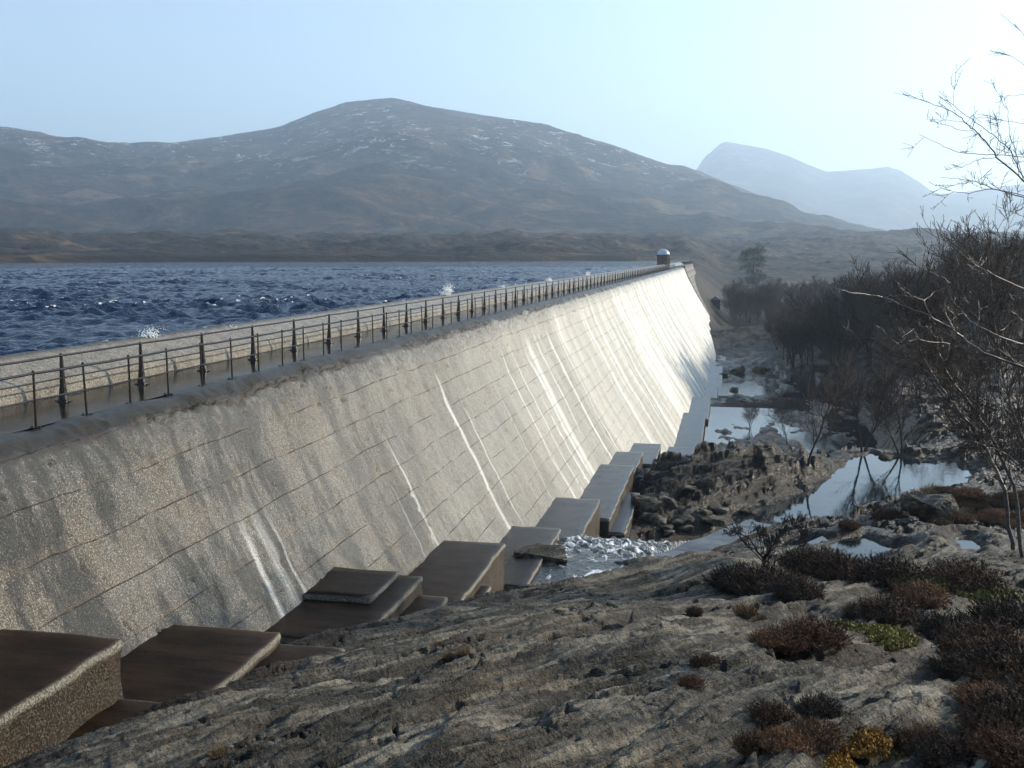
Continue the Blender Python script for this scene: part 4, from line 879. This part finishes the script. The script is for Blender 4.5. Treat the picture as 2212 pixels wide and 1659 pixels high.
# overhanging birch near the viewpoint, its trunk right of the frame
def camfree(s_, L0):   # keep the upper twigs on their own side of the trunk
    return s_[3]+L0.x > L0.x-.5
def overhang():
    rnd = random.Random(12); dep = 8.5
    root = at_z(2560, 1000, dep); gz = float(ground_z(np.array([root.x]), np.array([root.y]))[0]); L0 = Vector((root.x, root.y, gz)); t = empty('overhanging_birch', L0)
    def Q(pl, dd=0.): return [at_z(a, b, dep+dd+.25*math.sin(i*1.7+dd))-L0 for i, (a, b) in enumerate(pl)]
    S = []
    TK = [(2560,1150),(2556,1000),(2540,800),(2518,600),(2490,400),(2466,200),(2450,0),(2440,-200),(2436,-360)]
    tk = [Vector((0, 0, -.3))]+[at_z(a, b, dep)-L0 for a, b in TK]
    ST = []; poly_branch(ST, tk, .085, .012, rnd, 0, zig=.006); S = []; poly_branch(S, tk[5:], .02, .006, rnd, 40, 1.1, .002, 2, .3, .004)
    link('trunk', seg_mesh('trunk', [s_[:8] for s_ in ST], 10), M_pale, t); link('twigs', seg_mesh('twigs', [s_[:8] for s_ in S if s_[8] == 1 and camfree(s_, L0)], 4), M_twig, t)
    def join(pl, dd):   # every limb starts on the trunk, a little below where it leaves
        q = [p for p in pl if p[0] < 2330]; y = min(1120, q[0][1]+(2540-q[0][0])*.35); x = float(np.interp(y, [b for a, b in TK[::-1]], [a for a, b in TK[::-1]]))
        m_ = ((x+q[0][0])/2, (y+q[0][1])/2-12); P = [at_z(x, y, dep)-L0]+Q([m_]+q, dd); return P
    zc = lambda pl: [(1492+a/3.072, b/3.072) for a, b in pl]
    skyb = [([(2700,1640),(2450,1380),(2212,1200),(2030,1040),(1950,930),(1880,860),(1810,800),(1740,740),(1580,680),(1425,630)], .013, .0022, 9, .22),
            ([(2450,1380),(2200,1170),(2120,1000),(2040,920),(1960,860),(1830,770),(1720,680),(1645,600)], .009, .002, 9, .25),
            ([(2700,1520),(2400,1370),(2212,1310),(2000,1250),(1900,1210),(1800,1185),(1660,1178)], .011, .002, 12, .25),
            ([(2212,1300),(2000,1250),(1850,1280),(1750,1275),(1660,1300),(1600,1290)], .006, .002, 6, .2),
            ([(2600,1100),(2212,1040),(2030,1030),(1900,1025),(1770,1010),(1650,960),(1515,890)], .007, .002, 8, .2),
            ([(1950,930),(1870,870),(1760,855),(1690,830),(1610,800)], .004, .002, 3, .12), ([(1880,860),(1810,805),(1700,800),(1565,790)], .004, .002, 3, .12),
            ([(2500,420),(2212,230),(2150,170),(2055,90)], .004, .002, 3, .15), ([(2500,520),(2212,430),(2120,370),(1995,343)], .004, .002, 4, .15),
            ([(2600,760),(2212,630),(2120,635),(2040,642)], .004, .002, 4, .15), ([(2600,900),(2212,825),(2050,795),(1900,780)], .004, .002, 5, .18), ([(2600,1500),(2212,1440),(2090,1390),(2000,1355)], .004, .002, 4, .12),
            ([(2212,1200),(2150,1000),(2110,860),(2105,740),(2080,650)], .005, .002, 7, .2), ([(2030,1040),(2045,900),(2040,800),(2060,640)], .004, .002, 5, .15), ([(2500,1480),(2212,1470),(2150,1480),(2100,1530)], .003, .002, 3, .1),
            ([(2030,1040),(1900,1060),(1800,1110),(1720,1090)], .004, .002, 4, .15)]
    for pl, r0, r1, n, tl in skyb:
        S = []; poly_branch(S, join(zc(pl), 0.) if pl[0][0] > 2190 else Q(zc(pl), 0.), r0*.7, r1*.8, rnd, n, tl, .0015, 1, .1, .004)
        link('branch', seg_mesh('branch', [s_[:8] for s_ in S], 5), M_twig, t)
    zd = lambda pl: [(1636+a/3.84, 468+b/3.84) for a, b in pl]
    lowb = [([(3200,1700),(2600,1400),(2212,1250),(1870,1130),(1700,1000),(1550,890),(1440,830),(1180,720),(1040,665),(830,640),(700,605),(560,575)], .020, .0025, 12, .3),
            ([(1440,830),(1380,700),(1300,660),(1170,650),(1040,665)], .006, .003, 4, .2), ([(1380,700),(1480,620),(1610,570),(1540,500),(1430,455)], .005, .002, 6, .2),
            ([(2700,800),(2212,600),(1980,490),(1830,410),(1730,400)], .008, .0025, 8, .25), ([(2700,1350),(2200,1060),(2000,990),(1830,910),(1740,830),(1660,745)], .010, .003, 9, .25),
            ([(1870,1130),(1600,1050),(1350,1025),(1000,1010),(700,1005)], .005, .002, 9, .25), ([(2212,1250),(2000,1100),(1700,1060),(1500,900),(1420,880)], .004, .002, 6, .25),
            ([(2700,1100),(2212,910),(2150,800),(2130,700),(2090,640)], .007, .0025, 7, .25), ([(1550,890),(1300,930),(1200,1000)], .004, .002, 5, .2)]
    for pl, r0, r1, n, tl in lowb:
        S = []; poly_branch(S, join(zd(pl), .3) if pl[0][0] > 2190 else Q(zd(pl), .3), r0*.75, r1*.8, rnd, n, tl, .0017, 1, .05, .004)
        link('branch', seg_mesh('branch', [s_[:8] for s_ in S], 6), M_ovb, t)
    tag(t, 'bare overhanging birch whose near branches reach in from the right edge', 'tree')
M_ovb = m_simple('glossy near bark', (.03, .022, .018), .4, scale=10, bump=.3, c2=(.014, .009, .008), spec=.6)
overhang()
# small tree on the near rocks
def small_tree():
    q = ground_hit(1640, 1262); t = empty('rowan_sapling', q); rnd = random.Random(21); dep = (camo.matrix_world.inverted() @ q).z if False else math.hypot(q.x, q.y)*math.cos(math.atan2(q.x, q.y)+YAW)
    k = dep/F; S = []
    sc = 1.0
    trunk = [(0, -10), (4, 60), (18, 95), (30, 130), (42, 170)]
    def W(pl): # image-plane offsets (px right, px up) -> metres in the plane across the view
        return [Vector((ca*a*k, sa*a*k+.12*math.sin(a*.2), b*k)) for a, b in pl]
    poly_branch(S, W([(0,-12),(6,30),(10,55),(22,80),(38,104),(44,118),(52,130)]), .055, .012, rnd, 10, .7, .007, 3, .2, .01)
    poly_branch(S, W([(10,50),(-10,80),(-24,100),(-50,112),(-70,120)]), .028, .006, rnd, 10, .7, .006, 3, .2, .01)
    poly_branch(S, W([(44,118),(70,128),(90,138)]), .014, .005, rnd, 6, .4, .006, 2, .2, .01)
    poly_branch(S, W([(6,-5),(26,20),(34,48),(60,66),(84,84)]), .03, .006, rnd, 12, .7, .006, 3, .2, .01)
    link('trunk', seg_mesh('trunk', [s_[:8] for s_ in S if s_[8] == 0], 7), M_bark, t); link('crown', seg_mesh('crown', [s_[:8] for s_ in S if s_[8] == 1], 3), M_bark, t)
    tag(t, 'small crooked bare tree rooted in heather on the near rocks before the pond', 'tree')
small_tree()

# ------------------------------------------------------------------ undergrowth
def tuft_mesh(name, n, h_, spread, width, seed, up=1., leaf=0):
    r_ = np.random.default_rng(seed); S = []
    V = []; Q = []
    for i in range(n):
        a = r_.random()*6.283; rad = (r_.random()**.6)*spread*.55; p = np.array((rad*math.cos(a), rad*math.sin(a), -.03)); o = rad/spread*1.3
        d = np.array((math.cos(a)*o+r_.normal()*.35, math.sin(a)*o+r_.normal()*.35, up)); d /= np.linalg.norm(d); L = h_*(.45+.65*r_.random())*(1.1-.5*rad/spread)
        s_ = np.cross(d, (r_.normal(), r_.normal(), r_.normal())); s_ /= np.linalg.norm(s_)+1e-6; w_ = width*(.6+.8*r_.random())
        m_ = p+d*L*.55+r_.normal(size=3)*.02; e_ = p+d*L+r_.normal(size=3)*L*.12
        c = len(V); V += [p-s_*w_, p+s_*w_, m_+s_*w_*.8, m_-s_*w_*.8, e_+s_*w_*.25, e_-s_*w_*.25]; Q += [(c, c+1, c+2, c+3), (c+3, c+2, c+4, c+5)]
        for j in range(leaf):
            t = .35+.65*r_.random(); b = p+d*L*t; dd = r_.normal(size=3)*.5+d*.6; dd /= np.linalg.norm(dd); ll = .05*(.5+r_.random()); sw = np.cross(dd, d)+1e-4; sw /= np.linalg.norm(sw); ww = width*1.9
            c = len(V); V += [b-sw*ww, b+sw*ww, b+dd*ll+sw*ww*.6, b+dd*ll-sw*ww*.6]; Q.append((c, c+1, c+2, c+3))
    return np_mesh(name, np.array(V), np.array(Q))
M_hea = m_rand('dark heather', [(.3, (.016, .009, .005)), (.5, (.048, .023, .011)), (.7, (.10, .05, .022))], scale=5)
M_rus = m_rand('russet heather', [(.3, (.045, .018, .008)), (.5, (.10, .042, .017)), (.7, (.17, .08, .033))], scale=5)
M_gra = m_rand('dead straw grass', [(.3, (.13, .085, .035)), (.5, (.25, .17, .08)), (.7, (.36, .27, .15))], scale=5)
M_mos = m_rand('yellow green moss', [(.3, (.05, .044, .010)), (.5, (.13, .11, .022)), (.7, (.22, .18, .045))], scale=4)
M_ora = m_rand('orange moss', [(.3, (.10, .045, .008)), (.5, (.30, .15, .02)), (.7, (.36, .24, .04))], scale=5)
KIND = {'heather': (tuft_mesh('heather_bush', 620, .50, .8, .004, 1, .8, 16), M_hea, 'heather_bush', 'heather'),
        'russet': (tuft_mesh('russet_bush', 560, .46, .8, .004, 2, .8, 16), M_rus, 'heather_bush', 'heather'),
        'grass': (tuft_mesh('grass_tuft', 420, .38, .5, .006, 3, 1.1, 0), M_gra, 'grass_tuft', 'grass'),
        'moss': (tuft_mesh('moss_cushion', 900, .10, .9, .012, 4, .7, 3), M_mos, 'moss_cushion', 'moss'),
        'orange': (tuft_mesh('moss_cushion', 900, .16, .9, .012, 5, .7, 4), M_ora, 'moss_cushion', 'moss')}
for k_, v in KIND.items(): v[0].materials.append(v[1])
def plant(kind, px, py, wpx, label, hs=1., group=None):
    me, m_, nm, cat = KIND[kind]; q = ground_hit(px, py); dep = Vector(q-camo.location).length
    s_ = wpx*dep/F/({'grass': .8}.get(kind, 1.05)); o = bpy.data.objects.new(nm, me); COL.objects.link(o); o.location = q-Vector((0, 0, .03)); o.scale = (s_, s_, s_*hs); o.rotation_euler = (0, 0, random.random()*6.28)
    tag(o, label, cat, group); return o
for kd, px, py, wp, lb in LP: plant(kd, px, py, wp, lb)
gb = 'rusty grass clumps covering the bank under the leaning birches'
for i in range(60):
    px = rng.uniform(1960, 2260); py = rng.uniform(1062, 1135)+max(0, (2010-px)*.3)
    plant(('russet', 'grass', 'russet', 'russet', 'heather')[i % 5], px, py, rng.uniform(26, 52), 'rusty clump on the brown bank under the leaning birches', .8, gb)
# ------------------------------------------------------------------ boulders and slabs
import bmesh
def rock(name, px, py, size, label, cat='boulder', sink=.25, seed=0, rz=None, flat=1., hit=None):
    q = hit or ground_hit(px, py); r_ = np.random.default_rng(seed+int(px)); bm = bmesh.new()
    pts = []
    for i in range(16):
        v = np.array([r_.uniform(-1, 1) for _ in range(3)]); v /= np.abs(v).max()**.8; pts.append(bm.verts.new((v[0]*size[0]/2, v[1]*size[1]/2, v[2]*size[2]/2)))
    bmesh.ops.convex_hull(bm, input=bm.verts); bmesh.ops.delete(bm, geom=[v for v in bm.verts if not v.link_faces], context='VERTS')
    bmesh.ops.bevel(bm, geom=list(bm.edges), offset=min(size)*.05, segments=1, affect='EDGES')
    bmesh.ops.triangulate(bm, faces=bm.faces); bmesh.ops.subdivide_edges(bm, edges=bm.edges, cuts=3, use_grid_fill=True)
    co = np.array([v.co[:] for v in bm.verts]); nn = .05*min(size)*(fbm(co[:, 0]*2.5+co[:, 2], co[:, 1]*2.5, 4, seed)+fbm(co[:, 2]*5, co[:, 0]*2, 3, seed+2))
    bm.normal_update()
    for v, k in zip(bm.verts, nn): v.co += v.normal*k
    me = bpy.data.meshes.new(name); bm.to_mesh(me); bm.free(); o = link(name, me, MG); o.location = q+Vector((0, 0, size[2]*(.5-sink))); o.rotation_euler = (0, 0, rz if rz is not None else r_.uniform(0, 3)); tag(o, label, cat); return o
for a in ((1395, 1108, (2.2, 1.4, .9), 'angular boulder at the foot of the outcrop beside the footing'), (1345, 1100, (2.0, 1.3, .8), 'dark boulder wedged against the footing wall'), (1438, 1095, (1.2, 1.0, .8), 'pale faced small boulder under the outcrop'), (1478, 1128, (1.3, .8, .55), 'lone square block on the rubble near the cascade'),
          (1170, 1215, (2.2, 1.2, .7), 'dark slab standing in the stream beside the footing'), (1180, 1245, (3.2, 1.5, .6), 'low mossy rock island in the stream pool'), (1925, 996, (1.9, 1.0, .8), 'black pointed stone at the far edge of the pond'), (2010, 1112, (2.1, 1.6, 1.3), 'rounded dark boulder on the pond bank in rusty grass'),
          (1590, 806, (3.2, 2., 1.9), 'dark boulder standing in the upper stream, left one'), (1645, 806, (4.2, 2.4, 1.7), 'broad dark boulder standing in the upper stream'), (1722, 805, (2.0, 1.4, 1.2), 'small dark boulder right in the upper stream'), (2195, 1500, (.5, .4, .3), 'pale stone at the right edge in heather')):
    rock('boulder', a[0], a[1], a[2], a[3], seed=int(a[0]) % 37, sink=.25 if a[0] != 2050 else .45, rz=None if a[0] != 2050 else .5)
rs = random.Random(8)
for i in range(26):
    px, py = (rs.uniform(1390, 1640), rs.uniform(1060, 1160)) if i < 15 else (rs.uniform(1560, 1800), rs.uniform(800, 890))
    k = 1. if i < 15 else 1.7; q = ground_hit(px, py); a_ = rs.uniform(.5, 1.3)*k
    o = rock('boulder', px+i, py, (a_*1.5, a_, a_*rs.uniform(.35, .6)), 'dark angular rock among many on the rubble beside the pond' if i < 15 else 'dark rock among many in the shallow upper stream', seed=i+3, hit=q)
    o['group'] = 'loose rocks by the pond' if i < 15 else 'loose rocks in the upper stream'
M_slab = m_simple('wet dark slab', (.07, .062, .052), .35, scale=2.5, bump=.5, c2=(.03, .026, .022), dist=.05)
def slab(p0, p1, w_, h_, label, z):
    a, b_ = Vector(p0), Vector(p1); d = b_-a; L = math.hypot(d.x, d.y); o = empty; b = MB(); n = 14
    for i in range(n+1):
        t = i/n; j = .05*math.sin(i*2.3); b.v += [(t*L, -w_/2+j, -h_), (t*L, w_/2+j*.5, -h_), (t*L, w_/2+j*.5, .04*math.sin(i*1.3)), (t*L, -w_/2+j, .04*math.cos(i*1.9))]
    for i in range(n):
        c = i*4
        for k in range(4): b.f.append((c+k, c+(k+1) % 4, c+4+(k+1) % 4, c+4+k))
    b.f += [(3, 2, 1, 0), (n*4, n*4+1, n*4+2, n*4+3)]
    o = b.build('stone_slab', M_slab); o.location = (a.x, a.y, z); o.rotation_euler = (0, 0, math.atan2(d.y, d.x)); tag(o, label, 'slab')
slab(at_h(1402, 1232, 11.9), at_h(1640, 1168, 12.6), 1.3, 1.4, 'long low dark slab along the near bank of the cascade', EYE-11.75)
slab(at_h(1485, 1192, 13.3), at_h(1590, 1160, 13.8), .9, 1.2, 'shorter dark slab behind the long one at the pond outlet', EYE-13.35)

# hut below the far end of the dam
def hut():
    q = ground_hit(1546, 662, 230, 600); t = empty('hut', q); k = Vector(q-camo.location).length/F*11
    b = MB(); b.box(-.85*k, .85*k, -k, k, -1, 1.3*k); b.build('wall', m_simple('dark hut wall', (.03, .027, .025), .8, scale=2), t)
    b = MB(); z0 = 1.25*k; b.v = [(-1.05*k, -1.1*k, z0), (1.05*k, -1.1*k, z0), (0, -1.1*k, z0+.75*k), (-1.05*k, 1.1*k, z0), (1.05*k, 1.1*k, z0), (0, 1.1*k, z0+.75*k)]; b.f = [(0, 1, 2), (5, 4, 3), (1, 4, 5, 2), (3, 0, 2, 5), (0, 3, 4, 1)]
    b.build('roof', m_simple('grey hut roof', (.16, .17, .19), .6, scale=2), t)
    print('hut', q, k)
    b = MB(); b.box(-.3*k, .3*k, -1.03*k, -.99*k, -1, .9*k); b.build('door', m_simple('dark door', (.02, .02, .02), .7), t)
    tag(t, 'small dark hut with a grey gable roof in the wood below the dam end', 'hut')
hut()

# ------------------------------------------------------------------ haze
b = MB(); b.box(-9000, 9000, -60, 11500, -70, 1600)
hm = bpy.data.materials.new('haze air'); hm.use_nodes = True; n = hm.node_tree; n.nodes.clear()
vo = n.nodes.new('ShaderNodeVolumePrincipled'); out = n.nodes.new('ShaderNodeOutputMaterial'); n.links.new(vo.outputs[0], out.inputs['Volume'])
vo.inputs['Color'].default_value = (.64, .81, 1, 1); vo.inputs['Density'].default_value = HAZE_DENSITY; vo.inputs['Anisotropy'].default_value = .42
hz = b.build('haze', hm); tag(hz, kind='stuff')
print('trees', cnt, 'objects', len(bpy.data.objects))
